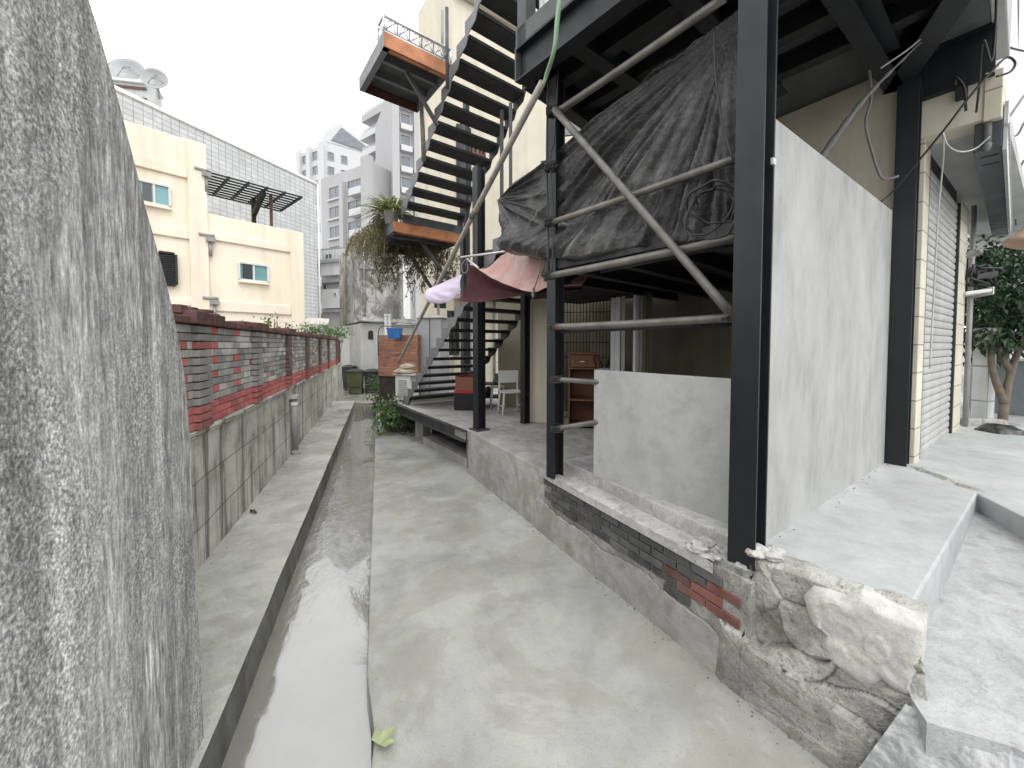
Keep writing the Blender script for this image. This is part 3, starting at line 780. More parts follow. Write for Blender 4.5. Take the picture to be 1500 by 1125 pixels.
for i in range(6):
    z = PC2.sz(540, 172)[1]-i*3.15
    m = M(); m.ob(PC2.P(b0-(.5 if i == 1 else 0), z-.2, 0), PC2.D*(b1-b0), -PC2.N*2.4, UP*1.15); m.build('balcony', MT['tower2' if i else 'tower'], rt, bevel=.05)
    m = M(); m.ob(PC2.P(b0+1.7, z+1.0, -1.55), PC2.D*(b1-b0-2), PC2.N*.05, UP*1.5); m.build('window', MT['towerdark'], rt)
    m = M(); m.ob(PC2.P(b0+.1, z+.95, -.1), PC2.D*(b1-b0-.3), PC2.N*.04, UP*.5); m.build('balcony_glass', MT['poly'], rt)
m = M(); m.ob(PC2.P(b0+2.5, zt-8, .5), PC2.D*4.5, -PC2.N*6, UP*1.2); m.build('parapet', MT['tower'], rt)
# A: pale pointed tower, left
PA = Pl((-28.5, 78), (.86, -.5))
rt, a0, a1, zt = tower('apartment_tower', 'pale distant tower with a glazed gabled top, left of the grey block', PA, 438, 472, 226, 10, 'tower2')
L_ = a1-a0
PA2 = Pl(PA.P(a1, 0).xy, (.8, .6))
m = M(); c0 = PA.P(a1, -1); m.ob(c0, PA2.D*13, -PA.N*10, UP*(zt+2.0)); m.build('side_wall', MT['tower2'], rt)
m = M(); m.prism([PA2.P(1.0, zt+1.0, .1), PA2.P(11, zt+1.0, .1), PA2.P(11, zt+2.6, .1), PA2.P(4.0, zt+6.0, .1), PA2.P(1.0, zt+3.2, .1)], -PA2.N*4); m.build('gable', MT['tower2'], rt)
m = M(); m.prism([PA2.P(2.0, zt+1.6, .12), PA2.P(9.6, zt+1.2, .12), PA2.P(9.6, zt+2.4, .12), PA2.P(4.2, zt+5.0, .12)], PA2.N*.2); m.build('gable_window', MT['towerdark'], rt)
m = M()
for aa in (a0+.1, a0+L_*.45, a1-.5): m.ob(PA.P(aa, -1, 0), PA.D*L_*.16, PA.N*.6, UP*(zt+1.4))
m.build('fin', MT['tower2'], rt)
for i in range(5):
    z = zt-2.6-i*3.2
    for f in (.2, .64): recess(rt, PA, a0+L_*f, a0+L_*(f+.2), z, z+1.7, split=0)
    recess(rt, PA2, 1.2, 2.6, z-.2, z+1.6, split=0); recess(rt, PA2, 4.0, 5.4, z-.2, z+1.6, split=0)
# ================================================================== white balcony house and weathered building at the alley end
WH = Pl((-12.4, 27), (.95, -.31))
root = thing('white_house', 'white house with a railed balcony between the tiled block and the weathered building', 'building', WH.P(3, -.4))
a0 = WH.sz(463, 400)[0]; a1 = WH.sz(528, 400)[0]
zz = lambda v: WH.sz(495, v)[1]
m = M(); m.ob(WH.P(a0, -.4), WH.D*(a1-a0), -WH.N*6, UP*(zz(364)+.4)); m.build('wall', MT['wall_white'], root)
m = M()
for v in (383, 412, 455): m.ob(WH.P(a0, zz(v+3), 0), WH.D*(a1-a0), WH.N*.5, UP*(zz(v)-zz(v+4)))
m.build('slab', MT['grey'], root)
m = M()
for v0, v1 in ((386, 404), (424, 452)): m.ob(WH.P(a0+.8, zz(v1), 0), WH.D*(a1-a0-.8), WH.N*.35, UP*(zz(v0)-zz(v1)))
m.build('balcony', MT['wall_white'], root)
m = M()
for i in range(12): m.tube([WH.P(a0+.8+i*.25, zz(383), .4), WH.P(a0+.8+i*.25, zz(368), .4)], .02, 5)
m.ob(WH.P(a0+.6, zz(367), .36), WH.D*3.4, WH.N*.07, UP*.08); m.build('railing', MT['grey'], root)
window(root, WH, 476, 372, 487, 380, .06, gm='darkglass'); window(root, WH, 473, 416, 480, 445, .06, gm='darkglass', split=0)
window(root, WH, 495, 430, 499, 434, .03, gm='darkglass', split=0, off=.36)
m = M(); c = at_y(468, 470, 20); m.prism([c+V(-.6, 0, .12), c+V(.55, -.1, .05), c+V(.75, -.7, -.3), c+V(-.6, -.6, -.22)], UP*.05); m.build('awning', MT['board'], root)
# weathered building
OB = Pl(at_z(531, 570, 0).xy, E1)                         # Y about 14.7
oY = OB.p
root = thing('weathered_building', 'stained bare concrete building with peeling white paint at the end of the alley', 'building', OB.P(1, -.4))
zt = OB.sz(560, 350)[1]; zm = OB.sz(560, 468)[1]
a1 = OB.sz(591, 420)[0]
m = M(); m.ob(OB.P(0, zm-.1, 0), OB.D*a1, -OB.N*4, UP*(zt-zm+.1)); m.build('wall', MT['oldcon'], root, bevel=.02)
OS = Pl(OB.p, AL)
m = M(); m.ob(OB.P(0, -.4, -.05), AL*3.5, OB.D*.3, UP*(zt+.3)); m.build('side_wall', MT['oldcon'], root)
m = M()
for k in (.5, 1.5, 2.4):
    for z0 in (zm+.4, zm+2.2): m.ob(OB.P(-.03, z0, 0)+AL*k, AL*.45, OB.D*.05, UP*1.1)
m.build('window', MT['darkglass'], root)
m = M()
for z in (zm+.05, zm+1.9, zt-.3): m.ob(OB.P(-.06, z, .05), OB.D*(a1+.1), -OB.N*.2, UP*.09)
m.tube([OB.P(.1, zm, .08), OB.P(.1, zt, .08)], .045, 8); m.tube([OB.P(a1-.35, zm, .08), OB.P(a1-.35, zt, .08)], .05, 8)
m.build('drip_moulding', MT['oldcon'], root)
# corrugated lean-to below it
root = thing('metal_shed', 'pale grey sheet metal lean-to with an arched vent below the weathered building', 'shed', OB.P(.8, -.3, .3))
m = M(); D = OB.D
n = 26; w_ = a1+1.5
for i in range(n):
    a = -.12+w_*i/n
    m.ob(OB.P(a, -.3, .30+(.025 if i % 4 == 0 else 0)), D*(w_/n), -OB.N*.02, UP*(zm+.12))
m.ob(OB.P(-.12, -.3, .28), -OB.N*1.8, D*.03, UP*(zm+.1)); m.build('wall', MT['corr'], root)
m = M(); m.prism([OB.P(-.2, zm-.12, .5), OB.P(w_, zm-.22, .5), OB.P(w_, zm-.02, -.02), OB.P(-.2, zm+.1, -.02)], UP*.04); m.build('roof', MT['oldcon'], root)
m = M(); a, z = OB.sz(537, 497); a_, z_ = OB.sz(541, 485)
pts = [OB.P(a-.02, z, .31), OB.P(a+.16, z, .31)]+[OB.P(a+.07+.09*math.cos(t*math.pi/8), z_-.08+.09*math.sin(t*math.pi/8), .31) for t in range(9)]
m.prism(pts, OB.N*.025); m.build('vent', MT['black'], root)
# ================================================================== wheeled bins at the alley end
def bin_(label, c, w, h, d, yaw, body, lid, grp='wheeled bins at the end of the alley'):
    rt = thing('wheeled_bin', label, 'bin', c, grp)
    X = V(math.cos(yaw), math.sin(yaw), 0); Y = V(-math.sin(yaw), math.cos(yaw), 0)
    m = M(); b = len(m.v)
    for z, k in ((.08, .8), (h-.12, 1.0), (h-.12, 1.07), (h-.06, 1.07)):
        for sx, sy in ((-1, -1), (1, -1), (1, 1), (-1, 1)): m.v.append(c+X*sx*w/2*k+Y*sy*d/2*k+UP*z)
    for q in range(3):
        for j in range(4): m.face((b+q*4+j, b+q*4+(j+1) % 4, b+q*4+4+(j+1) % 4, b+q*4+4+j))
    m.face((b+3, b+2, b+1, b)); m.face((b+12, b+13, b+14, b+15))
    m.ob(c-X*w*.3-Y*(d/2+.0)+UP*(h*.35), X*w*.6, -Y*.03, UP*.04)
    m.build('body', MT[body], rt, bevel=.015)
    m = M(); m.grid(lambda s, t: c+X*(s-.5)*w*1.12+Y*(t-.5)*d*1.14+UP*(h-.055+.08*math.sin(math.pi*s)*math.sin(math.pi*min(1, t*1.2))), 8, 8)
    m.build('lid', MT[lid], rt, thick=.03)
    for sx in (-1, 1):
        m = M(); m.lathe(c+X*sx*w*.4+Y*d*.45+UP*.1-X*.03, X, [(.02, 0), (.1, 0), (.1, .06), (.02, .06)], 16); m.build('wheel', MT['black'], rt)
    m = M(); m.tube([c-X*w*.4+Y*d*.55+UP*(h-.06), c-X*w*.4+Y*d*.66+UP*(h-.03), c+X*w*.4+Y*d*.66+UP*(h-.03), c+X*w*.4+Y*d*.55+UP*(h-.06)], .018, 8); m.build('handle', MT[lid], rt)
    return rt
gY = -.04
bin_('olive bodied wheeled bin with a black lid, middle of the three', at_z(521, 577, gY), .52, .86, .5, .25, 'olive', 'bin')
bin_('dark green wheeled bin right of the olive one, beside the plants', at_z(544, 576, gY)+V(0, .2, 0), .62, .84, .6, .35, 'bin', 'bin')
bin_('narrow black wheeled bin squeezed between the wall and the olive bin', at_z(505, 574, gY)+V(-.05, .5, 0), .42, .95, .5, .2, 'bin', 'bin')
# ================================================================== steel framed house: platform and plinth
H = thing('steel_house', 'dark steel framed house on a raised concrete plinth, open at the near corner', 'building', V(1.0, 3.5, .6))
ZP = .575
PF = [PLN.P(0, 0), PLN.P(1.86, 0), PLN.P(1.86, 0, -.16), PLN.P(3.62, 0, -.16)]
plat = [V(-2.25, 7.45, 0), V(-.62, 5.03, 0), PLN.P(.01, 0, -.0), PLN.P(1.83, 0, 0), PLN.P(1.83, 0, -.14), PLN.P(3.62, 0, -.14), V(3.25, 3.33, 0), V(-.6, 10.0, 0), V(-2.6, 8.6, 0), V(-2.5, 7.75, 0)]
m = M(); m.prism([Z(p, ZP-.13) for p in plat], UP*.13); m.build('floor_slab', MT['plinth'], H, bevel=.006)
m = M(); m.prism([PLN.P(0, -.2), PLN.P(1.85, -.2), PLN.P(1.85, ZP-.13), PLN.P(0, ZP-.13)], -PLN.N*1.6); m.build('plinth', MT['plinth'], H, bevel=.006)
# near half of the plinth: brick core, ledge, upstand
m = M(); m.prism([PLN.P(1.85, -.2, -.012), PLN.P(3.66, -.2, -.012), PLN.P(3.66, .555, -.012), PLN.P(1.85, .555, -.012)], -PLN.N*.9); m.build('brick_core', MT['rubble'], H)
rr = random.Random(11)
m = M()
N_ = 30
def ledge_top(s, t):
    a = 1.80+1.68*s; e = -.15+.165*t
    z = .572+.012*mnoise.noise(V(a*9, t*3, 0))+.03*(max(0, s-.85)/.15)*abs(mnoise.noise(V(a*14, t*5, 4)))
    return PLN.P(a, z, e+(.012*mnoise.noise(V(a*12, 9, 2)) if t > .9 else 0))
m.grid(ledge_top, 90, 6)
m.grid(lambda s, t: PLN.P(1.80+1.68*s, .515+.057*t+(.012*mnoise.noise(V((1.80+1.68*s)*9, 3, 0)) if t > .9 else 0), .015+(.012*mnoise.noise(V((1.80+1.68*s)*12, 9, 2)) if t > .9 else .003*mnoise.noise(V(s*60, t*4, 1)))), 90, 4)
m.build('ledge', MT['ledge'], H)
m = M(); m.prism([PLN.P(1.9, .56, -.15), PLN.P(3.52, .56, -.15), PLN.P(3.52, .665, -.145), PLN.P(1.9, .665, -.155)], -PLN.N*.45); m.build('upstand', MT['ledge'], H, bevel=.008)
# exposed bricks
darkp = [(796, 700), (1052, 823), (1085, 868), (1088, 925), (1062, 918), (985, 872), (940, 830), (900, 812), (855, 775), (815, 752), (797, 735)]
redp = [(983, 838), (1052, 862), (1088, 868), (1090, 928), (1045, 908), (1000, 872), (976, 850)]
m = M(); BW, BH = .185, .054
for row in range(9):
    z = .456-row*BH; a = 1.86+(BW/2 if row % 2 else 0)
    while a < 3.5:
        c = PLN.P(a+BW/2, z+BH/2, .02); d = c-V(0, 0, EYE)
        fw = d.y*math.cos(PITCH)-d.z*math.sin(PITCH); uu = U0+FPX*d.x/fw; vv = V0-FPX*(d.y*math.sin(PITCH)+d.z*math.cos(PITCH))/fw
        isr = inside(redp, uu, vv)
        if inside(darkp, uu, vv) or isr:
            k = rr.uniform(.65, 1.3)
            m.c = (.2*k, .075*k, .06*k) if isr else (.085*k, .083*k, .08*k)
            j = rr.uniform(-.006, .006)
            m.ob(PLN.P(a+.004, z+.004, -.03), PLN.D*(BW-.010), PLN.N*(.031+j), UP*(BH-.008))
        a += BW
m.build('exposed_brick', MT['brick'], H, bevel=.004, segs=2)
# render left below the bricks, with a broken upper edge
top = [(786, 730), (800, 738), (815, 755), (852, 778), (880, 805), (902, 815), (938, 834), (980, 872), (1020, 902), (1050, 925), (1068, 952), (1090, 985), (1098, 1030), (1104, 1066)]
tp = [PLN.hit(u, v) for u, v in top]
base0 = PLN.sz(*top[0])[0]; base1 = PLN.sz(*top[-1])[0]
edge = ragged(tp, .035, .014, 5)[:-1]
edge = [p for p in edge if PLN.P(0, 0).z < 9][:int(len(edge)*.52)]
edge = []
for a, b in zip(tp[:-1], tp[1:]):
    k = max(1, int((b-a).length/.03))
    for j in range(k):
        p = a.lerp(b, j/k); edge.append(p+UP*.016*mnoise.noise(p*23)+PLN.D*.01*mnoise.noise(p*31))
edge.append(tp[-1])
poly = [PLN.P(base0, -.1, 0)]+edge+[PLN.P(base1, -.1, 0)]
m = M(); m.prism([p+PLN.N*.0 for p in poly], PLN.N*.013); m.build('render_coat', MT['plinth'], H)
# broken corner under the pavement: one rough displaced face
def cell(q, k):
    d, p = mnoise.voronoi(q*k); return p[0], d
def corner(s, t):
    # bottom runs along the plinth, top along the broken edge of the pavement
    a = 3.46+.86*s
    bot = PLN.P(a, -.14)
    k = max(0., min(1., (s-.2)/.8))
    tl = PLN.P(3.46+.19*min(1, s/.2), .60, -.03) if s < .2 else V(1.155, 1.845, .655).lerp(Z(S1, .66), k)
    tt = min(1, t/.9)
    p = bot.lerp(tl, tt)
    fade = min(1, s/.1)
    q = V(p.dot(PLN.D), p.dot(PLN.N), p.z)
    c, d1 = cell(V(q.x*.62+.25*q.z, q.y, q.z*1.25)+V(.3, .1, .2)*mnoise.noise(q*3), 5.2)
    blk = mnoise.noise(c*7.3)                           # broken faces, each at its own depth and tilt
    tilt = (q.z*5.2-c.z)*mnoise.noise(c*3.1)*.05
    n = .026*blk+tilt*.8+.013*mnoise.fractal(q*7, .9, 2.1, 6)+.006*abs(mnoise.noise(q*26))-.010*max(0, 1-(d1[1]-d1[0])/.10)
    lowz = .30-.13*s+.05*mnoise.noise(V(q.x*6, 0, 1))+.025*mnoise.noise(q*17)+.012*mnoise.noise(q*41)
    if p.z < lowz: n = .040+.2*n+.010*mnoise.noise(V(q.x*3, 1, q.z*3))       # what is left of the old render lower down
    n -= .035*math.exp(-((p.z-.42+.2*s)/.06)**2)*(1-k)
    n *= 1-.55*max(0, (tt-.86)/.14)
    r_ = p+PLN.N*(n*fade)
    if t > .9:                                            # turns over the edge onto the pavement
        f = (t-.9)/.1
        r_ = r_-PLN.N*(.12+.05*mnoise.noise(q*8))*f*fade+UP*((.030+.012*mnoise.noise(q*14))*min(1, f*1.6)-.012*max(0, f-.6)/.4)*fade
    return r_
m = M(); m.grid(corner, 260, 190); m.build('broken_corner', MT['rubble'], H)
# lumps of mortar at the foot of the corner column
m = M()
for k in range(26):
    c = PLN.P(3.3+.3*rr.random(), .585+.03*rr.random(), -.12+.12*rr.random()) if k < 18 else V(1.17+.12*rr.random(), 1.80+.06*rr.random(), .69)
    rad = rr.uniform(.012, .045)
    b = bmesh.new(); bmesh.ops.create_icosphere(b, subdivisions=3, radius=rad)
    for v in b.verts:
        v.co *= 1+.45*mnoise.noise(v.co*(1.3/rad)+V(k*7, 0, 0)); v.co.z *= .55
    o0 = len(m.v); b.verts.index_update(); m.v += [c+v.co for v in b.verts]
    for f in b.faces: m.face([o0+v.index for v in f.verts], False)
    b.free()
m.build('mortar_lumps', MT['ledge'], H)['kind'] = 'stuff'
# smooth lump of old render on the corner
PC_ = Pl((S1.x, S1.y), (S0-S1).xy)
lump = [(1178, 872), (1192, 858), (1215, 862), (1240, 872), (1262, 868), (1300, 885), (1357, 910), (1354, 960), (1344, 1018), (1318, 1008), (1296, 990), (1276, 1006), (1252, 988), (1222, 965), (1203, 935), (1206, 918), (1186, 902)]
lp = ragged([PC_.hit(u, v) for u, v in lump], .02, .006, 2)
cen = sum(lp, V(0, 0, 0))/len(lp)
m = M(); rings = 34; n = len(lp); b0 = len(m.v)
for k in range(rings+1):
    f = 1-k/rings
    for p in lp:
        q = cen+(p-cen)*f
        cc_, dd_ = cell(q+V(3, 1, 2)*0+V(.05, .05, .05)*mnoise.noise(q*6), 6.5)
        hgt = .052-.045*f**14+.012*mnoise.noise(cc_*5.1)+((q-cen).z*6-(cc_.z-cen.z*6))*.022*mnoise.noise(cc_*9)+.004*mnoise.noise(q*30)
        m.v.append(q+PC_.N*(hgt+.01))
for k in range(rings):
    for j in range(n): m.face((b0+k*n+j, b0+k*n+(j+1) % n, b0+(k+1)*n+(j+1) % n, b0+(k+1)*n+j), True)
for j in range(n):
    p, q = lp[j], lp[(j+1) % n]; m.quad(p-PC_.N*.08, q-PC_.N*.08, m.v[b0+(j+1) % n], m.v[b0+j])
m.build('render_lump', MT['chunk'], H)
# rough concrete spill below the apron
def spill(s, t):
    a = V(1.44, 1.36, .39).lerp(V(1.80, 1.10, .39), s); b = V(1.26, 1.40, .02).lerp(V(1.62, .90, .20), s)
    p = a.lerp(b, t); q = p*8
    w = mnoise.noise(V(s*30+2*mnoise.noise(V(s*4, t*4, 0)), t*3, 1))
    return p+V(-.3, -.5, .8)*(.025*mnoise.fractal(q, .8, 2.2, 6)+.03*math.sin(t*math.pi)+.014*abs(w))
m = M(); m.grid(spill, 90, 90); o = m.build('concrete_spill', MT['apron']); structure(o)
# ================================================================== wall panels
WP = Pl((1.328, 1.967), E1.xy)
LW = (V(3.216, 3.28, 0)-V(1.328, 1.967, 0)).length
m = M(); m.ob(WP.P(-.035, .675), WP.D*(LW+.03), -WP.N*.1, UP*2.155); m.build('wall_panel', MT['panel'], H, bevel=.004)
A, B = at_z(869, 697, .66), at_z(1076, 772, .66)
LP = Pl(A.xy, (B-A).xy)
m = M(); m.ob(LP.P(0, .66), LP.D*(B-A).length, -LP.N*.05, UP*.845); m.build('low_wall_panel', MT['lowpanel'], H, bevel=.003)
# ================================================================== columns and beams
e2 = V(.6, -.8, 0); e1 = V(.8, .6, 0)
ZB, ZC = 3.86, 4.1
hcol((1.098, 1.925), e2, e1, .126, .135, .60, ZB, .014).build('column', MT['steel'], H, bevel=.002)
m = M(); c = at_y(1133, 237, 1.86); m.cb(c, e2*.012, e1*.035, UP*.03); m.build('cleat', MT['alu'], H)
hcol((.298, 3.305), e2, e1, .105, .105, .555, ZB+.05, .012).build('column', MT['steel'], H, bevel=.002)
hcol((3.215, 3.285), e2, e1, .134, .13, .66, ZB, .012).build('column', MT['steel'], H, bevel=.002)
c = at_z(693, 629, ZP)
hcol((c.x, c.y), e2, e1, .125, .12, ZP, 4.0, .012).build('column', MT['steel'], H, bevel=.002)
m = M(); m.ob(V(c.x, c.y, ZP)-e2*.05-e1*.04, e2*.22, e1*.2, UP*.015); m.build('base_plate', MT['steel2'], H)
c = at_z(762, 620, ZP)
hcol((c.x, c.y), e2, e1, .10, .1, ZP, 4.0, .012).build('column', MT['black'], H, bevel=.002)
c = at_z(776, 618, ZP)
m = M(); m.ob(V(c.x, c.y, ZP), V(.30, -.10, 0), V(.12, .30, 0), UP*1.95); m.build('boxed_column', MT['cream'], H, bevel=.006)
# first floor: deck, joists, edge beams
C0, C1, C2 = V(.03, 3.20, 0), V(1.57, 1.44, 0), V(4.08, 3.33, 0)
C3 = V(2.3, 5.9, 0); C4 = V(1.6, 4.7, 0)
m = M(); m.prism([Z(p, ZC) for p in (C0, C1, C2, C3, C4)], UP*.14); m.build('upper_deck', MT['ceil'], H)
def eb(a, b, z=ZC, w=.12, h=.24, mt='steel'):
    beam(Z(a, z-.003), Z(b, z-.003), w, h).build('beam', MT[mt], H)
inn = (C1-C0).normalized(); in2 = V(-inn.y, inn.x, 0)
eb(C0+e1*.06, C1+e1*.06, h=.26)
eb(C0+e1*.14, C4-inn*.0+V(-.05, .0, 0), mt='steel')
eb(V(3.25, 3.34, 0), V(1.35, 2.0, 0)); eb(V(3.27, 3.36, 0), V(1.2, 1.2, 0)+V(1.3, .2, 0)+V(-.2, .2, 0), w=.16)
eb(V(3.33, 3.36, 0), V(3.33, 3.36, 0)+e2*.5, w=.12, h=.38)
for k in range(1, 5):
    p = C0.lerp(C4, k/5); q = p+inn*3.4
    eb(p, q, w=.1, h=.16, mt='black')
for k in range(3):
    p = C0.lerp(C1, .2+.3*k)
    eb(p+in2*.1, p+e1*2.0, w=.12, h=.18, mt='steel')
# corner bracket and stiffeners at the left end of the edge beam
m = M(); m.ob(Z(C0, ZC-.26)-inn*.012, -e1*.07+e1*.13, inn*.012, UP*.27); m.ob(Z(C0, ZC)+inn*.02, e1*.10, inn*.1, UP*1.6); m.build('corner_post', MT['steel2'], H)
# edge of the concrete deck above the pavement
m = M(); m.ob(Z(C1, ZC-.01)-e2*0, (C2-C1), V(.045, -.06, 0), UP*.9); m.build('deck_edge', MT['soffit'], H, bevel=.01)
# upper storey wall set back on the deck
m = M(); m.ob(Z(C0+inn*.16+e1*.10, ZC+.14), inn*2.1, e1*.05, UP*1.6); m.build('upper_wall', MT['white'], H)
m = M()
for k in range(4): m.ob(Z(C0+inn*(.2+.06*k)+e1*.085, ZC+.14), inn*.015, e1*.02, UP*1.6)
m.build('upper_frame', MT['alu'], H)
# mezzanine deck carrying the tarpaulin
ta, tb = at_y(728, 372, 3.9), at_y(1088, 346, 2.2)
md = (tb-ta); md.z = 0; ta2 = ta.lerp(tb, .31); mdn = md.normalized(); mdp = V(-mdn.y, mdn.x, 0); 
if mdp.dot(V(0, 1, 0)) < 0: mdp = -mdp
m = M(); m.prism([Z(ta2, 2.36), Z(tb+mdn*.08, 2.36), V(3.1, 3.4, 2.36), V(2.1, 4.9, 2.36), V(1.1, 6.3, 2.36), V(.2, 5.6, 2.36)], UP*.05); m.build('mezzanine_deck', MT['black'], H)
for k in range(5):
    p = ta2.lerp(tb, k/4); beam(Z(p, 2.36), Z(p+mdp*2.4, 2.36), .07, .1).build('mezzanine_joist', MT['black'], H)
m = M(); bar(Z(ta2, 2.37), Z(tb+mdn*.2, 2.37), .06, .07, m); m.build('mezzanine_edge', MT['tread'], H)
# interior walls
m = M(); m.ob(V(-.25, 6.9, ZP), V(3.0, -.0, 0)+V(0, -1.0, 0), V(.05, .15, 0), UP*2.2); m.build('back_wall', MT['creamshade'], H)
m = M(); m.ob(V(3.35, 3.30, 2.42), V(-2.0, 2.85, 0), V(.12, .09, 0), UP*1.65); m.build('party_wall', MT['cream'], H); m = M(); m.ob(V(3.26, 3.42, ZP), V(-2.0, 2.85, 0), V(.12, .09, 0), UP*(2.42-ZP)); m.build('party_wall', MT['creamshade'], H)  # below the mezzanine the same wall takes cream painted darker for the shade
m = M(); m.ob(V(1.55, 6.05, ZP), V(.7, -.35, 0), V(.03, .06, 0), UP*1.75); m.build('dark_door', MT['black'], H)
m = M(); m.ob(V(2.1, 4.9, ZP), V(.65, -.65, 0), V(.05, .05, 0), UP*1.78); m.build('partition', MT['creamshade'], H)
# steel edge under the far half of the platform, and the void below
p0, p1 = V(-2.27, 7.42, 0), V(-.585, 5.02, 0)
m = M(); d = (p1-p0).normalized(); nn = V(-d.y, d.x, 0); nn = nn if nn.dot(V(-1, -1, 0)) > 0 else -nn
m.ob(Z(p0, ZP-.15)+nn*.005, p1-p0, nn*.012, UP*.15); m.ob(Z(p0, ZP-.012)+nn*.005, p1-p0, nn*.06, UP*.012); m.ob(Z(p0, ZP-.15)+nn*.005, p1-p0, nn*.06, UP*.012)
cv = curve_pts([Z(p0, ZP-.07), V(-2.42, 7.72, ZP-.07), V(-2.5, 8.1, ZP-.07)], 6)
for a, b in zip(cv[:-1], cv[1:]): bar(a, b, .05, .15, m)
m.build('edge_channel', MT['steel2'], H)
m = M(); q0 = p0+V(.75, -.15, 0)
m.ob(V(-.62, 5.25, -.1), (p0-p1)*.55, V(.8, .6, 0)*.25, UP*.22); m.build('footing', MT['plinth'], H, bevel=.01)
m = M(); c = at_z(612, 640, .0); m.ob(V(c.x-.05, c.y, -.05), V(.16, -.05, 0), V(.1, .2, 0), UP*.5)
m.ob(V(-.62, 5.4, .1), (p0-p1)*.02, V(.8, .6, 0)*.4, UP*.36); m.build('foundation_leg', MT['lowpanel'], H, bevel=.008)
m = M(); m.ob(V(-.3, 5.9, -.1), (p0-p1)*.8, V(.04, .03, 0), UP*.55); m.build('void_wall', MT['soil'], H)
# ================================================================== scaffold tubes between the columns
SCF = thing('scaffold', 'grey scaffold tubes clamped between the two front columns of the steel house', 'scaffold', V(.4, 3.2, .6))
def YL(u): return 3.16+(815-u)*0.0
tubes = [((813, 166), (1062, -4), .026), ((808, 326), (1095, 226), .024), ((806, 404), (1095, 345), .027), ((812, 479), (1095, 464), .026), ((816, 556), (900, 561), .022), ((816, 628), (900, 614), .022), ((812, 160), (1078, 468), .025)]
YR = {0: 2.2, 1: 2.12, 2: 2.12, 3: 2.12, 4: 2.95, 5: 2.95, 6: 2.08}
for i, (a, b, r_) in enumerate(tubes):
    p, q = at_y(*a, 3.14-(.05 if i == 6 else 0)), at_y(*b, YR[i])
    k = .012
    pts = [p.lerp(q, t/12)+UP*k*math.sin(math.pi*t/12)*(-.5 if i < 4 else 0) for t in range(13)]
    m = M(); m.tube(pts, r_, 12); m.build('tube', MT['pipe'], SCF)
m = M(); m.tube([at_y(880, 398, 2.86), at_y(1085, 356, 2.18)], .013, 8); m.tube([at_y(820, 486, 3.2), at_y(1085, 474, 2.2)], .014, 8); m.build('tube', MT['tread'], SCF)
m = M(); m.tube([at_y(820, 328, 3.2), at_y(975, 370, 4.0)], .022, 10); m.build('tube', MT['pipe'], SCF)
for (u, v) in ((810, 164), (808, 245), (807, 326), (806, 404), (813, 479), (816, 556), (816, 628)):
    c = at_y(u, v, 3.16)
    m = M(); m.lathe(c-UP*.03, UP, [(.03, 0), (.045, .005), (.045, .05), (.03, .055)], 12); m.tube([c-e1*.07+UP*.01, c+e1*.07], .009, 6); m.tube([c-e2*.07, c+e2*.07-UP*.01], .009, 6)
    for k in range(5): m.tube([c+V(math.cos(t*.8)*.055, math.sin(t*.8)*.055, .012*k-.02) for t in range(9)], .004, 5, False)
    m.build('clamp', MT['tread'], SCF)
c = at_y(1074, 462, 2.08); m = M(); m.cb(c, V(.05, 0, 0), V(0, .05, 0), UP*.07); m.tube([c-V(.06, 0, .02), c+V(.05, 0, .03)], .012, 8); m.build('clamp', MT['tread'], SCF)
m = M()
m.tube(curve_pts([at_y(816, -5, 3.1), at_y(818, 90, 3.1), at_y(812, 200, 3.12), at_y(806, 235, 3.14), at_y(811, 330, 3.14), at_y(808, 402, 3.14)], 6), .006, 6)
m.tube(curve_pts([at_y(803, 100, 3.2), at_y(801, 240, 3.2), at_y(804, 400, 3.2)], 6), .008, 6); o = m.build('hanging_cable', MT['cable']); tag(o, 'thin black cable tied down the middle scaffold column', 'cable')
# ================================================================== tarpaulin
TP = [((720, 291), 4.05), ((1092, -48), 2.25), ((1092, 352), 2.18), ((742, 366), 3.85)]
TP[1] = ((1092, -10), 2.25)
tl, tr, br, bl = [at_y(*a, y) for a, y in TP]
apex = at_y(1066, 18, 2.3)
def tarp(s, t):
    # t: 0 bottom, 1 top
    top = tl.lerp(tr, s)-UP*.03*math.sin(math.pi*min(1, s*1.1))*(1-s)
    bot = bl.lerp(br, s)-UP*(.10*math.sin(math.pi*min(1, s*1.25))**2)
    p = bot.lerp(top, t)
    n = V(-.83, -.55, 0)
    # folds that fan out from the hung corner
    d = p-apex; hx = -(d.dot(mdn)); ang = math.atan2(-d.z, hx+1e-6); dist = d.length
    w = mnoise.noise(V(ang*5, dist*.6, 1.3))
    f = 1-abs(mnoise.noise(V(ang*8.5+w*.9, dist*.28, 0)))*2
    f2 = 1-abs(mnoise.noise(V(ang*21+w*1.5, dist*.6, 5)))*2
    amp = min(1, dist/.9)
    dd = p-tl; a2 = math.atan2(dd.z, dd.dot(mdn)+1e-6); l2 = dd.length
    g = 1-abs(mnoise.noise(V(a2*9, l2*.8, 7)))*2
    k2 = math.exp(-(l2/.9)**2)
    out = (f*.10+f2*.036)*amp*(1-k2)+g*.06*k2*min(1, l2/.3)
    out += .05*math.sin(math.pi*s)*(1-t)+.15*math.exp(-((t-.10)/.16)**2)*math.exp(-((s-.22)/.33)**2)
    q = V(ang*2.4, dist*1.5, p.z*1.2)
    cr = abs(mnoise.noise(V(q.x*7, q.y*3, q.z*2)))
    low = max(0., 1-t*1.1)
    out += (.003+.014*low)*mnoise.fractal(V(q.x*4, q.y*2, 3), .9, 2.1, 5)+.022*low*(1-cr*2)+.002*mnoise.noise(p*30)
    return p+n*out+mdp*.075
m = M(); m.grid(tarp, 260, 170)
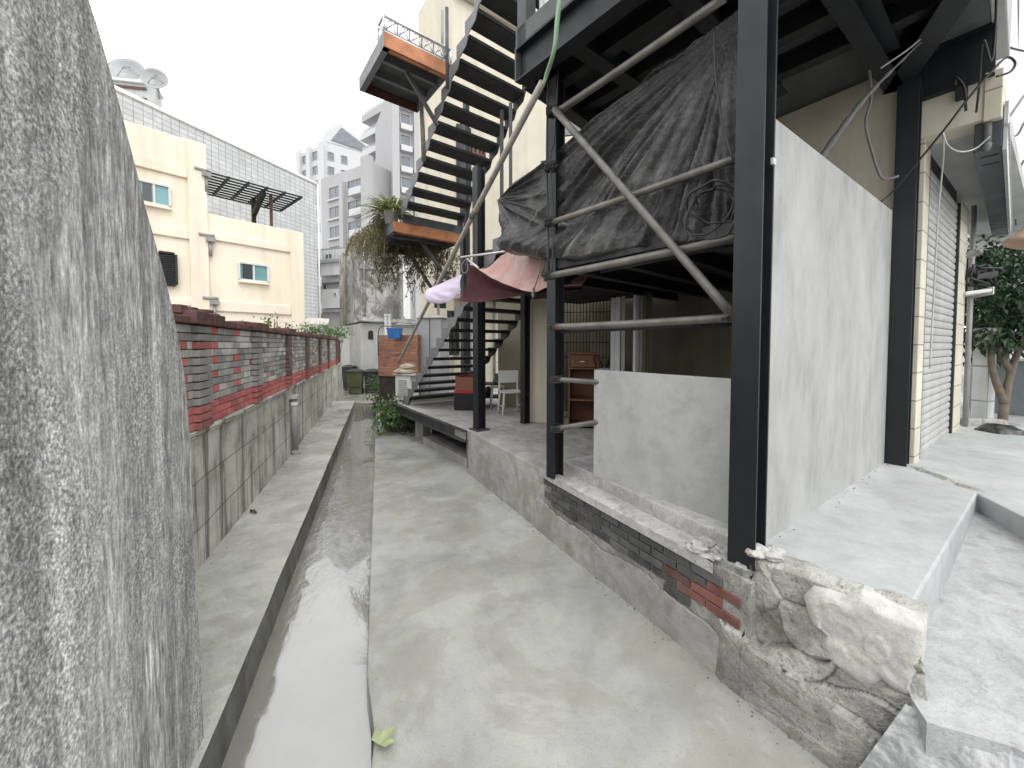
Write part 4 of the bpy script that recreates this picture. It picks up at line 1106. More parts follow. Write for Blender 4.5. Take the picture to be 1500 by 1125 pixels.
# the cloth turns back under itself along the bottom
m.grid(lambda s, t: tarp(s, 0)+mdp*.5*t-UP*.05*math.sin(math.pi*t)+UP*.05*t, 120, 8)
o = m.build('tarpaulin', MT['tarp'], thick=.004)
tag(o, 'large creased black tarpaulin hung behind the scaffold tubes', 'tarpaulin')
# rope strap of the same sheet, twisted up to the deck edge on the right
ra = [at_y(1196, 240, 3.05), at_y(1262, 150, 2.95), at_y(1330, 80, 2.85), at_y(1400, 14, 2.75), at_y(1430, -15, 2.7)]
m = M(); cp = curve_pts(ra, 10); m.tube(cp, [max(.006, .03-.0012*i+.004*math.sin(i*2.1)) for i in range(len(cp))], 8)
o = m.build('twisted_strap', MT['gcable']); tag(o, 'twisted grey sheeting strap running up from the top of the plaster wall', 'strap')
# ================================================================== cable coil on the tarpaulin
def loop(c, rx, rz, ax, n=40, t0=0, t1=2*math.pi, wob=.02):
    return [c+ax*(rx*math.cos(t0+(t1-t0)*k/n))+UP*(rz*math.sin(t0+(t1-t0)*k/n))+V(-.8, -.5, 0)*(wob*math.sin(k*.9)) for k in range(n+1)]
root = thing('cable_coil', 'loose coil of black cable looped over the scaffold tube against the tarpaulin', 'cable', at_y(1045, 345, 2.15))
ax = (tb-ta).normalized()
m = M()
m.tube(loop(at_y(1042, 308, 2.13), .15, .155, ax), .0075, 6); m.tube(loop(at_y(1050, 300, 2.1), .12, .10, ax, wob=.03), .0065, 6)
m.tube(curve_pts([at_y(1006, 352, 2.2), at_y(1005, 320, 2.2), at_y(1025, 285, 2.18), at_y(1060, 278, 2.12), at_y(1080, 300, 2.08)], 8), .0075, 6)
m.tube(curve_pts([at_y(1076, 225, 2.1), at_y(1078, 260, 2.08), at_y(1070, 310, 2.08), at_y(1040, 340, 2.12), at_y(1012, 345, 2.18)], 8), .0065, 6)
m.build('loop', MT['tread'], root)
m = M(); m.tube(curve_pts([at_y(1046, 40, 2.25), at_y(1048, 110, 2.18), at_y(1058, 180, 2.12), at_y(1070, 222, 2.08), at_y(1077, 240, 2.08)], 8), .007, 6)
o = m.build('hanging_cable', MT['cable']); tag(o, 'black cable hanging down the tarpaulin above the cable coil', 'cable')
m = M(); m.tube(curve_pts([at_y(1270, 70, 3.1), at_y(1276, 140, 3.1), at_y(1268, 180, 3.1), at_y(1278, 225, 3.1), at_y(1290, 258, 3.08), at_y(1302, 262, 3.06), at_y(1316, 258, 3.04)], 8), .009, 8)
o = m.build('hanging_cable', MT['gcable']); tag(o, 'thick grey cable sagging from the deck to the far steel column', 'cable')
# ================================================================== pole with the green hose
root = thing('long_pole', 'long slim pole leaning across the stairs from the platform up to the deck corner', 'pole', at_y(586, 528, 7.3))
pa, pb = at_y(584, 531, 7.0), at_y(795, 120, 3.02)
m = M(); m.tube([pa.lerp(pb, t/20)+UP*.03*math.sin(math.pi*t/20) for t in range(21)], [.024+.004*t/20 for t in range(21)], 10); m.build('shaft', MT['bamboo'], root)
for k in (.44, .71): m = M(); m.tube([pa.lerp(pb, k)+UP*.027, pa.lerp(pb, k+.02)+UP*.027], .034, 10); m.build('collar', MT['pipe'], root)
m = M(); m.tube(curve_pts([pb+V(.0, .02, -.02), at_y(803, 104, 2.95), at_y(813, 70, 2.8), at_y(817, 30, 2.7), at_y(824, -20, 2.6)], 8), .014, 8)
m.tube(curve_pts([pb+V(.015, .0, .02), at_y(800, 108, 2.96), at_y(811, 72, 2.81), at_y(815, 30, 2.71), at_y(821, -20, 2.61)], 8), .010, 8)
o = m.build('hose', MT['hose']); tag(o, 'pale green hose curving down to the top of the leaning pole', 'hose')
# ================================================================== outside staircase
ST = thing('staircase', 'dark steel open tread staircase with saw tooth stringers and two landings', 'staircase', V(-2.0, 7.2, .58))
sd = V(.61, -.8, 0).normalized(); sw = V(.8, .61, 0).normalized()
P0 = V(-2.05, 7.25, 0)
def flight(p, z0, n, going, rise, width, sides=(0, 1), th=.045, dep=.24, back=False):
    for i in range(n):
        a = p+sd*going*i; z = z0+rise*(i+1)
        m = M(); m.ob(Z(a, z-th)+sw*.03, sd*dep, sw*(width-.06), UP*.012)
        m.ob(Z(a, z-th)+sw*.03, sd*.012, sw*(width-.06), UP*th); m.ob(Z(a+sd*(dep-.012), z-th)+sw*.03, sd*.012, sw*(width-.06), UP*th); m.ob(Z(a, z-.012)+sw*.03, sd*dep, sw*(width-.06), UP*.012)
        m.build('tread', MT['tread'], ST)
    for s in sides:
        m = M(); o = sw*(s*(width-.012)); pts = []
        for i in range(n):
            a = p+sd*going*i; z = z0+rise*(i+1)
            pts += [Z(a-sd*.02, z-rise+.015), Z(a-sd*.02, z+.015)]
        a = p+sd*going*n; pts += [Z(a, z0+rise*n+.015)]
        low = []
        for i in range(n):
            a = p+sd*going*i; z = z0+rise*(i+1)
            low += [Z(a+sd*(going*.25), z-rise-.10), Z(a+sd*(going*1.0), z-rise-.10+.02)]
        low = [Z(p+sd*going*(i+.55), z0+rise*(i+.05)-.08) for i in range(n)]
        saw = []
        for i in range(n): saw += [Z(p+sd*going*(i+.30), z0+rise*i-.005), Z(p+sd*going*(i+1.0), z0+rise*i+.045)]
        m.prism([q+o for q in pts]+[q+o for q in saw[::-1]], sw*.012)
        m.build('stringer', MT['stair' if s == 0 else 'tread'], ST)
flight(P0, .575, 16, .2, .152, 1.14)
ZL1 = 4.02
flight(V(-2.06, 7.25, 0), ZL1+.10, 16, .236, .178, 1.20, dep=.29, th=.055)
# landing one, behind the foot of the upper flight
l0 = V(-2.22, 7.27, 0); ld = -sd
def landing(l0, w, d, z, front, nm='landing'):
    m = M(); m.ob(Z(l0, z-.20), sw*w, ld*.012, UP*.2); m.ob(Z(l0, z-.20), sw*w, ld*.08, UP*.012); fr = m.build('front_beam', MT[front], ST)
    m = M(); m.ob(Z(l0+ld*.012, z-.20), ld*(d-.024), sw*.012, UP*.2); m.ob(Z(l0+ld*.012+sw*.012, z-.20), ld*(d-.024), sw*.07, UP*.012)
    m.ob(Z(l0+ld*.012+sw*(w-.012), z-.20), ld*(d-.024), sw*.012, UP*.2); m.build('side_channel', MT['stair'], ST)
    m = M(); m.ob(Z(l0+ld*(d-.012), z-.2), sw*w, ld*.012, UP*.2); m.build('rear_beam', MT['maroon'], ST)
    m = M(); m.ob(Z(l0+ld*.012+sw*.012, z-.05), sw*(w-.024), ld*(d-.024), UP*.045); m.build('deck', MT['ceil' if front == 'rust' else 'black'], ST)
    for k in (.33, .66): beam(Z(l0+ld*d*k+sw*.012, z-.052), Z(l0+ld*d*k+sw*(w-.012), z-.052), .05, .09).build('joist', MT['stair'], ST)
landing(l0, 1.42, 1.72, ZL1, 'rust')
m = M(); m.ob(Z(l0-ld*.02+sw*.18, ZL1+.0), sw*1.25, ld*.014, UP*.16); m.build('kick_plate', MT['steel2'], ST)
m = M(); bar(Z(l0+ld*.4+sw*1.36, 3.1), Z(l0+ld*.4+sw*.75, ZL1-.2), .06, .06, m, sd); bar(Z(l0+ld*1.2+sw*1.36, 3.0), Z(l0+ld*1.2+sw*.75, ZL1-.2), .06, .06, m, sd); m.build('brace', MT['steel2'], ST)
c = V(-1.02, 8.15, 0)
m = M(); m.ob(Z(c, ZP), sw*.1, sd*.1, UP*(6.4)); m.build('column', MT['steel'], ST)
# landing two, beside the upper flight
l2 = V(-1.70, 5.24, 0); Z2 = 5.86
landing(l2, .96, 1.12, Z2, 'rust', 'landing')
m = M(); bar(Z(l2+ld*.35+sw*.95, Z2-.75), Z(l2+ld*.35+sw*.45, Z2-.16), .05, .05, m, sd); m.build('brace', MT['steel2'], ST)
pt, pb2 = at_y(617, 146, 6.1), at_y(621, 236, 6.1)
m = M(); m.tube([pb2, pt], .035, 10); m.build('post', MT['pipe'], ST)
m = M(); q = at_y(655, 92, 5.55); m.tube([q-UP*.35, q+UP*.75], .025, 8); m.build('post', MT['steel2'], ST)
# right side of the stair: dark hangers and struts
m = M()
for (u, v0, v1, Y, w) in ((676, 175, 345, 8.3, .06), (735, 160, 330, 6.3, .06), (748, 150, 330, 5.6, .05), (806, 110, 330, 4.6, .04), (678, 345, 600, 8.2, .09)):
    a, b = at_y(u, v1, Y), at_y(u, v0, Y); m.ob(a-V(w/2, 0, 0), V(w, 0, 0), V(0, w, 0), V(0, 0, b.z-a.z))
m.build('hanger', MT['steel2'], ST)
# ================================================================== lattice truss lying on landing two
root = thing('lattice_truss', 'silver lattice truss lying along the edge of the upper landing', 'truss', Z(l2, Z2))
m = M(); a0, a1 = l2+sw*.02-ld*(-.05), l2+sw*1.02+ld*.05
cs = [Z(a0, Z2+.03), Z(a0, Z2+.24), Z(a0+ld*.22, Z2+.03), Z(a0+ld*.22, Z2+.24)]
for c in cs: m.tube([c, c+sw*1.0], .020, 8)
m.build('chord', MT['alu'], root)
m = M()
for c, d in ((cs[0], cs[1]), (cs[2], cs[3]), (cs[0], cs[2]), (cs[1], cs[3])):
    n = 11
    for i in range(n):
        p = (c if i % 2 == 0 else d)+sw*(i/n); q = (d if i % 2 == 0 else c)+sw*((i+1)/n); m.tube([p, q], .010, 6)
m.build('lacing', MT['alu'], root)
m = M()
for s in (0, 1.0):
    for i, j in ((0, 1), (1, 3), (3, 2), (2, 0), (0, 3)): m.tube([cs[i]+sw*s, cs[j]+sw*s], .018, 8)
m.build('end_frame', MT['alu'], root)
# ================================================================== plants on landing one
def blades(c, n, L, seed, spread=1.0, bias=V(0, 0, 0)):
    r_ = random.Random(seed); m = M()
    for i in range(n):
        an = r_.uniform(0, 2*math.pi); d = V(math.cos(an), math.sin(an), 0)*spread+bias; ln = L*r_.uniform(.6, 1.15); el = r_.uniform(.25, 1.35)
        w = .016*r_.uniform(.7, 1.3); k = r_.uniform(.6, 1.25); m.c = (k, k*r_.uniform(.9, 1.05), k*r_.uniform(.7, 1.1))
        s = V(-d.y, d.x, 0).normalized(); pr = None; p = c+V(r_.uniform(-.1, .1), r_.uniform(-.1, .1), 0)
        for q in range(8):
            t = q/7
            x = p+d.normalized()*ln*t*math.cos(el)+UP*(ln*t*math.sin(el)-ln*.62*t*t)
            ww = w*(1-t**2)+.001; cur = (x-s*ww, x+s*ww)
            if pr: m.quad(pr[0], pr[1], cur[1], cur[0], True)
            pr = cur
    return m
pc = Z(l0+sw*.05+ld*.25, ZL1+.18)
root = thing('spider_plant', 'pale green strap leaved plant arching over the corner of the lower landing', 'plant', Z(pc, ZL1))
blades(pc, 230, .85, 4, 1.0, V(-.25, .05, 0)).build('leaf_blades', MT['blade'], root)
m = M(); m.lathe(Z(pc, ZL1+.005), UP, [(.02, 0), (.11, 0), (.15, .2), (.165, .2), (.165, .225), (.13, .225), (.12, .19), (.02, .18)], 18); m.build('pot', MT['plinth'], root)
root = thing('trailing_plant', 'dry trailing plant spilling off the left edge of the lower landing', 'plant', Z(l0+ld*.7, ZL1))
r_ = random.Random(9); m = M(); ms_ = M()
for i in range(70):
    b = Z(l0+ld*r_.uniform(.15, 1.7)+sw*r_.uniform(-.02, .2), ZL1+r_.uniform(0, .12)); ln = r_.uniform(.25, .75)
    o = (-sw*r_.uniform(.12, .5)+ld*r_.uniform(-.2, .35))
    pts = [b+o*(t/6)**.7+UP*(.14*math.sin(math.pi*t/6)-ln*(t/6)**1.5) for t in range(7)]
    ms_.tube(pts, .005, 4, False)
    for t in range(30):
        p = pts[r_.randrange(1, 7)].lerp(pts[r_.randrange(1, 7)], r_.random()*.5)+rv(r_)*.06; k = r_.uniform(.55, 1.35)
        m.c = (k, k*r_.uniform(.85, 1.05), k*r_.uniform(.7, 1)); leaf(m, p, rv(r_)+V(0, 0, -.6), rv(r_), .07*r_.uniform(.5, 1.3), .022)
m.build('foliage', MT['dry'], root); ms_.build('stem', MT['bark'], root)
root = thing('hanging_vine', 'thin brown vines hanging in a curtain under the lower landing', 'vine', Z(l0+ld*1.7+sw*.6, 3.3))
m = M(); ms_ = M()
for i in range(120):
    f = r_.random(); b = at_y(548+118*f+r_.uniform(-3, 3), 356+16*f, 8.75+r_.uniform(-.4, .35)); ln = r_.uniform(.25, 1.15)*(1 if r_.random() < .75 else 1.25)
    b = b+UP*r_.uniform(0, .25)
    pts = [b+V(.05*math.sin(t*1.3+i), .04*math.cos(t+i), -ln*t/7) for t in range(8)]
    ms_.tube(pts, .006, 4, False)
    for t in range(26):
        q = r_.random()*6.9; p = pts[int(q)].lerp(pts[int(q)+1], q % 1)+rv(r_)*.05; k = r_.uniform(.5, 1.35)
        m.c = (k, k*r_.uniform(.88, 1.1), k*r_.uniform(.7, 1)); leaf(m, p, rv(r_)+V(0, 0, -1.0), rv(r_), .075*r_.uniform(.5, 1.3), .035)
m.build('foliage', MT['vine'], root); ms_.build('stem', MT['bark'], root)
# red bucket on the landing
c = Z(l0+sw*.78+ld*.75, ZL1)
root = thing('red_bucket', 'small red plastic bucket standing on the lower landing behind the treads', 'bucket', c)
m = M(); m.lathe(c, UP, [(.01, .003), (.10, .003), (.135, .27), (.145, .27), (.145, .285), (.125, .285), (.10, .02), (.01, .02)], 20); m.build('body', MT['red'], root)
m = M(); m.tube([c+V(.14*math.cos(t*math.pi/10), .14*math.sin(t*math.pi/10)*.4-.02, .27-.10*math.sin(t*math.pi/10)) for t in range(11)], .006, 6); m.build('handle', MT['alu'], root)
# ================================================================== cream house behind the staircase
CH = Pl(V(-1.55, 9.5, 0).xy, E1.xy)
ch0 = Pl(CH.p-CH.n*2.2, CH.d).sz(612, 60)[0]
root = thing('cream_house', 'tall cream rendered house directly behind the steel staircase', 'building', CH.P(ch0+2, -.3))
m = M(); m.ob(CH.P(ch0, -.3), CH.D*6.5, -CH.N*2.2, UP*11.5); m.build('wall', MT['cream'], root, bevel=.02)
def cw(u0, v0, u1, v1, **k): return window(root, CH, u0, v0, u1, v1, **k)
cw(668, 182, 689, 300, fm='tread', gm='darkglass', split=1, frame=.07); cw(636, 430, 652, 452, fm='tread', gm='darkglass', split=2); cw(690, 210, 710, 232, fm='maroon', gm='darkglass', split=2)
cw(655, 455, 672, 520, fm='tread', gm='darkglass', split=1)
for u, v0, v1 in ((641, 395, 600), (688, 440, 600), (697, 440, 600), (722, 440, 560), (646, 20, 90)):
    m = M(); a = CH.sz(u, v1); b = CH.sz(u, v0); m.tube([CH.P(a[0], a[1], .08), CH.P(a[0], b[1], .08)], .035, 8); m.build('downpipe', MT['pvc'], root)
m = M(); a, z = CH.sz(612, 40); m.ob(CH.P(ch0-.02, z+1.2, .02), CH.D*5, CH.N*.12, UP*.2); m.build('ledge', MT['cream'], root); m = M(); a, z = CH.sz(600, 430); m.ob(CH.P(ch0-.0, z-.05, .0), CH.D*1.8, CH.N*.5, UP*.1); m.build('ledge', MT['cream'], root)
# pale stub wall and maroon pillar beside the scaffold column, seen above the tarpaulin
c = at_y(757, 240, 5.6); m = M(); m.ob(V(c.x, 5.6, 2.45), V(.27, -.05, 0), V(.1, .25, 0), UP*1.6); m.build('stair_pier', MT['cream'], H)
c = at_y(777, 245, 5.3); m = M(); m.ob(V(c.x, 5.3, 2.45), V(.12, -.02, 0), V(.03, .12, 0), UP*1.6); m.build('column', MT['maroon'], H)
c = at_y(792, 245, 5.0); m = M(); m.ob(V(c.x, 5.0, 2.45), V(.07, -.02, 0), V(.03, .1, 0), UP*1.6); m.build('column', MT['steel2'], H)
m = M(); c = at_y(822, 152, 4.4); m.ob(c-UP*.35, V(.24, -.05, 0), V(.02, .03, 0), UP*.42); m.build('gusset', MT['grey'], H)
m = M(); c = at_y(710, 372, 5.3); m.ob(c-UP*.45, V(.4, -.2, 0), V(.05, .1, 0), UP*.5); c = at_y(724, 300, 5.0); m.ob(c-UP*.55, V(.5, -.4, 0), V(.06, .08, 0), UP*.12); m.build('gusset', MT['steel2'], H)
# ================================================================== awning cloth between the columns
AWN = thing('cloth_awning', 'faded pink awning with a maroon underside and a lavender corner, sagging below the tarpaulin', 'awning', at_y(740, 420, 4.2))
def lerp4(a, b, c, d, s, t): return a.lerp(b, s).lerp(d.lerp(c, s), t)
# outer pink slope: top edge along the deck, lower edge drooping to a point
ga, gb = at_y(708, 399, 4.45), at_y(735, 366, 4.3); gc, gd = at_y(850, 372, 3.45), at_y(838, 424, 3.3)
ge = at_y(781, 427, 3.55)
low = curve_pts([at_y(700, 394, 4.5), at_y(722, 408, 4.25), at_y(750, 420, 3.95), at_y(781, 428, 3.62), at_y(802, 421, 3.5), at_y(850, 418, 3.45)], 12)
hig = curve_pts([at_y(735, 374, 4.4), at_y(745, 370, 4.35), at_y(762, 366, 4.2), at_y(790, 368, 4.0), at_y(815, 374, 3.9), at_y(870, 378, 3.8)], 12)
def cu(L, s):
    k = s*(len(L)-1); i = min(int(k), len(L)-2); return L[i].lerp(L[i+1], k-i)
m = M(); m.grid(lambda s, t: cu(low, s).lerp(cu(hig, s), t)-V(0, 0, .05)*math.sin(math.pi*t)+V(-.5, -.8, .3)*.02*mnoise.noise(V(s*9, t*2, 0)), 60, 16); m.build('canopy', MT['pink'], AWN, thick=.004)
und = curve_pts([at_y(672, 441, 4.55), at_y(700, 443, 4.5), at_y(740, 437, 4.3), at_y(781, 430, 3.9), at_y(850, 424, 3.7)], 12)
upr = curve_pts([at_y(680, 385, 4.95), at_y(698, 392, 4.7), at_y(722, 409, 4.35), at_y(752, 421, 4.05), at_y(850, 418, 3.6)], 12)
m = M(); m.grid(lambda s, t: cu(und, s).lerp(cu(upr, s), t)+V(.3, .9, 0)*.16*math.sin(math.pi*t), 50, 12); m.build('underside', MT['pinkin'], AWN, thick=.004)
ll = curve_pts([at_y(626, 443, 5.0), at_y(645, 445, 4.9), at_y(662, 440, 4.75), at_y(675, 425, 4.6)], 10)
lh = curve_pts([at_y(625, 424, 5.05), at_y(640, 418, 4.98), at_y(660, 409, 4.85), at_y(677, 402, 4.7)], 10)
m = M(); m.grid(lambda s, t: cu(ll, s).lerp(cu(lh, s), t)+V(-.3, -.8, -.1)*(.05*math.sin(math.pi*t)+.014*mnoise.noise(V(s*6+t*4, t*3, 2))), 40, 20); m.build('corner_flap', MT['lav'], AWN, thick=.004)
m = M(); a, b = at_y(675, 377, 4.75), at_y(760, 366, 4.3); m.tube([a, b], .014, 8); m.tube([at_y(684, 379, 4.7), at_y(701, 393, 4.5)], .014, 8); m.build('rail', MT['alu'], AWN)
m = M(); m.tube(curve_pts([at_y(682, 380, 4.7), at_y(676, 390, 4.7), at_y(679, 400, 4.7), at_y(685, 396, 4.7), at_y(684, 380, 4.7)], 8), .008, 6)
m.tube([at_y(781, 428, 3.6), at_y(790, 400, 3.5), at_y(796, 372, 3.45)], .006, 6); m.lathe(at_y(781, 432, 3.6), UP, [(.005, -.03), (.018, 0), (.012, .05), (.003, .07)], 8); m.build('tie', MT['gcable'], AWN)
# ================================================================== far end of the platform
c = at_y(578, 551, 8.4)
root = thing('brick_panel', 'upright orange brick slip panel near the far bins, left of the stairs', 'panel', V(c.x, 8.4, -.04))
m = M(); a, b = at_y(554, 551, 8.5), at_y(612, 549, 8.2); tz = at_y(554, 491, 8.5).z
m.ob(V(a.x, 8.5, a.z), V(b.x-a.x, -.3, 0), V(.03, .16, 0), UP*(tz-a.z)); m.build('brick_facing', MT['olbrick'], root, bevel=.008)
m = M(); m.ob(V(a.x+.02, 8.53, -.1), V(b.x-a.x-.04, -.3, 0), V(.03, .1, 0), UP*(a.z+.1)); m.build('base', MT['soil'], root)
m = M(); x0, x1 = a+V(.02, -.06, 0), b+V(.1, -.06, 0)
m.tube(curve_pts([at_y(554, 520, 8.4), at_y(554, 490, 8.4), at_y(558, 479, 8.4), at_y(570, 478, 8.4), at_y(606, 480, 8.2)], 8), .012, 8)
m.tube(curve_pts([at_y(555, 500, 8.38), at_y(562, 512, 8.36), at_y(577, 519, 8.34), at_y(592, 516, 8.3)], 8), .009, 6)
o = m.build('bent_rail', MT['pipe']); tag(o, 'bent metal rail looping over the orange brick panel', 'rail')
c = at_y(579, 496, 8.2)
root = thing('blue_tub', 'blue plastic tub hooked over the top of the orange brick panel', 'tub', c)
m = M(); w, h, d = .29, .21, .16; b_ = len(m.v)
for z, k in ((0, .86), (h, 1.0), (h, .92), (.02, .8)):
    for sx, sy in ((-1, -1), (1, -1), (1, 1), (-1, 1)): m.v.append(c+V(sx*w/2*k, sy*d/2*k-.02, z))
for q in range(3):
    for j in range(4): m.face((b_+q*4+j, b_+q*4+(j+1) % 4, b_+q*4+4+(j+1) % 4, b_+q*4+4+j))
m.face((b_+3, b_+2, b_+1, b_)); m.face((b_+12, b_+13, b_+14, b_+15))
for i in range(5): m.ob(c+V(-.12+i*.055, -.105, .02), V(.018, 0, 0), V(0, .012, 0), UP*.17)
m.build('body', MT['blue'], root, bevel=.006)
m = M(); m.ob(c+V(-w/2-.012, -d/2-.03, h-.012), V(w+.024, 0, 0), V(0, .012, 0), UP*.028); m.ob(c+V(-w/2-.012, d/2-.03, h-.012), V(w+.024, 0, 0), V(0, .012, 0), UP*.028); m.build('rim', MT['blue'], root)
for lab, u in (('white plastic pipe standing left, behind the blue tub', 565.5), ('white plastic pipe standing right, behind the blue tub', 571)):
    c = at_y(u, 481, 9.3); m = M(); b = at_y(u, 460, 9.3); m.tube([V(c.x, c.y, .0), b], .035, 12); m.lathe(b-UP*.07, UP, [(.036, 0), (.043, .01), (.043, .06), (.036, .07)], 12)
    tag(m.build('white_pipe', MT['wall_white']), lab, 'pipe')
# white appliance with sacks on top
c = at_y(592, 590, 7.55)
root = thing('condenser_unit', 'old white condenser unit standing on the corner of the platform', 'appliance', V(c.x, 7.6, ZP))
m = M(); m.ob(V(c.x-.22, 7.7, ZP+.02), V(.36, -.2, 0), V(.12, .22, 0), UP*.5); m.build('casing', MT['white'], root, bevel=.015)
m = M()
for i in range(8): m.ob(V(c.x-.14, 7.645, ZP+.1+i*.045), V(.2, -.111, 0), V(-.005, -.008, 0), UP*.012)
m.build('grille', MT['grey'], root)
m = M(); m.ob(V(c.x-.26, 7.67, ZP+.525), V(.46, -.24, 0), V(.16, .3, 0), UP*.02); m.build('lid', MT['board'], root, bevel=.004)
def sack(c, rx, ry, rz, seed):
    m = M(); b = bmesh.new(); bmesh.ops.create_icosphere(b, subdivisions=4, radius=1)
    for v in b.verts:
        k = 1+.22*mnoise.noise(v.co*1.6+V(seed*5, 0, 0))+.12*abs(mnoise.noise(v.co*4+V(seed*3, 1, 0)))
        v.co = V(v.co.x*rx*k, v.co.y*ry*k, max(-.75, v.co.z)*rz*k)
    b.verts.index_update(); m.v = [c+v.co+UP*rz*.75 for v in b.verts]
    for f in b.faces: m.face([v.index for v in f.verts], True)
    b.free(); return m
t0 = Z(c, ZP+.545)
tag(sack(t0+V(-.02, .12, 0), .19, .13, .07, 1).build('sack', MT['bagpale']), 'flat tan sack lying under another on the condenser unit', 'sack', 'sacks on the condenser unit')
tag(sack(t0+V(.04, .12, .10), .14, .11, .06, 2).build('sack', MT['bagpale']), 'crumpled pale sack, topmost on the condenser unit', 'sack', 'sacks on the condenser unit')
# grey cabinet with a shallow cap behind the stringer
c = at_y(620, 562, 8.35)
root = thing('grey_cabinet', 'tall grey metal cabinet with a shallow pitched cap behind the lower stringer', 'cabinet', V(c.x, 8.35, ZP))
zt = at_y(620, 466, 8.35).z
m = M(); x0 = at_y(610, 500, 8.35).x; x1 = at_y(647, 500, 8.35).x
m.ob(V(x0, 8.4, ZP), V((x1-x0), -.12, 0), V(.1, .45, 0), UP*(zt-ZP)); m.build('body', MT['grey'], root, bevel=.01)
m = M(); m.ob(V(x0+(x1-x0)*.52, 8.33, ZP+.02), V(.012, -.003, 0), V(0, -.005, 0), UP*(zt-ZP-.04)); m.build('door_seam', MT['black'], root)
m = M(); q = V((x0+x1)/2+.05, 8.55, zt+.12); bs = [V(x0-.05, 8.32, zt+.002), V(x1+.06, 8.2, zt+.002), V(x1+.14, 8.8, zt+.002), V(x0+.06, 8.9, zt+.002)]; b_ = len(m.v); m.v += bs+[q]
for j in range(4): m.face((b_+j, b_+(j+1) % 4, b_+4))
m.face((b_+3, b_+2, b_+1, b_)); m.build('cap', MT['board'], root)
# leafy plant at the foot of the platform
c = at_z(577, 626, .1)
shrub('leafy_bush', 'bright leafy bush growing at the foot of the platform beside the path', 'bush', V(c.x-.02, c.y+.1, .30), V(.36, .5, .34), 1500, .085, 21, 'leaf', 9, 0, clump=22, spread=.25)
c = at_z(562, 592, .1)
shrub('leafy_bush', 'smaller climbing bush below the orange brick panel', 'bush', V(c.x, c.y-.4, .42), V(.3, .4, .42), 700, .08, 22, 'leaf', 7, 0, clump=14, spread=.25)
m = M(); c = at_z(553, 633, 0); m.tube([c, c+UP*.35], .008, 6); o = m.build('plant_stake', MT['black']); tag(o, 'thin dark stake standing in front of the leafy bush', 'stake')
# ================================================================== under the stairs
c = at_z(680, 600, ZP)
root = thing('storage_rack', 'low black rack of odds and ends under the stairs', 'rack', Z(c, ZP))
m = M(); B = Z(c, ZP)+V(.0, .25, 0)
for i in (0, 1):
    for j in (0, 1): m.ob(B+V(i*.95, j*.4, 0), V(.03, 0, 0), V(0, .03, 0), UP*.42)
for z in (.16, .40): m.ob(B+V(.03, 0, z), V(.92, 0, 0), V(0, .42, 0), UP*.02)
m.build('frame', MT['black'], root)
r_ = random.Random(5); kinds = [('black', 'black plastic case'), ('grey', 'grey tool case'), ('bag', 'crumpled black bag'), ('pipe', 'dull metal box'), ('board', 'pale wooden offcut'), ('olive', 'olive crate')]
for i, (mt, lb) in enumerate(kinds):
    m = M(); x = .02+i*.155; zz_ = .42 if i % 2 else .18
    m.ob(B+V(x, .05, zz_+.001), V(.13, r_.uniform(-.03, .03), 0), V(r_.uniform(-.02, .02), .25, 0), UP*r_.uniform(.06, .16))
    m.ob(B+V(x+.03, .08, zz_+.001), V(.07, 0, 0), V(0, .15, 0), UP*.18)
    tag(m.build('stored_case', MT[mt], bevel=.01), lb+(' on top of' if i % 2 else ' on the lower shelf of')+' the low rack under the stairs', 'case', 'odds and ends on the low rack')
c = at_y(682, 572, 6.6)
root = thing('cardboard_box', 'reddish cardboard box behind the first dark column, under the stairs', 'box', c)
m = M(); m.ob(c-V(.18, 0, 0), V(.42, -.06, 0), V(.06, .3, 0), UP*.24); m.build('body', MT['card'], root, bevel=.004)
m = M(); m.ob(c-V(.18, 0, -.242), V(.21, -.03, .03), V(.06, .3, 0), UP*.006); m.ob(c+V(.04, -.03, .27), V(.2, -.03, -.03), V(.06, .3, 0), UP*.006); m.build('flap', MT['card'], root)
m = M(); c2 = c-V(.2, .02, .045); m.ob(c2, V(.5, -.06, 0), V(.06, .34, 0), UP*.043); tag(m.build('red_tray', MT['red'], bevel=.006), 'flat red tray under the reddish cardboard box', 'tray')
m = M(); m.ob(c2-V(0, 0, .36), V(.46, -.06, 0), V(.06, .3, 0), UP*.358); tag(m.build('plywood_crate', MT['black'], bevel=.006), 'dark crate carrying the red tray under the stairs', 'crate')
m = M(); a = Z(P0+sw*.06-sd*.12, ZP+.002); m.ob(a, sw*.95, sd*.30, UP*.05); m.ob(a+UP*.05+sw*.03, sw*.9, sd*.27, UP*.035); tag(m.build('pale_plank', MT['board'], bevel=.004), 'pale planks laid at the foot of the staircase', 'plank')
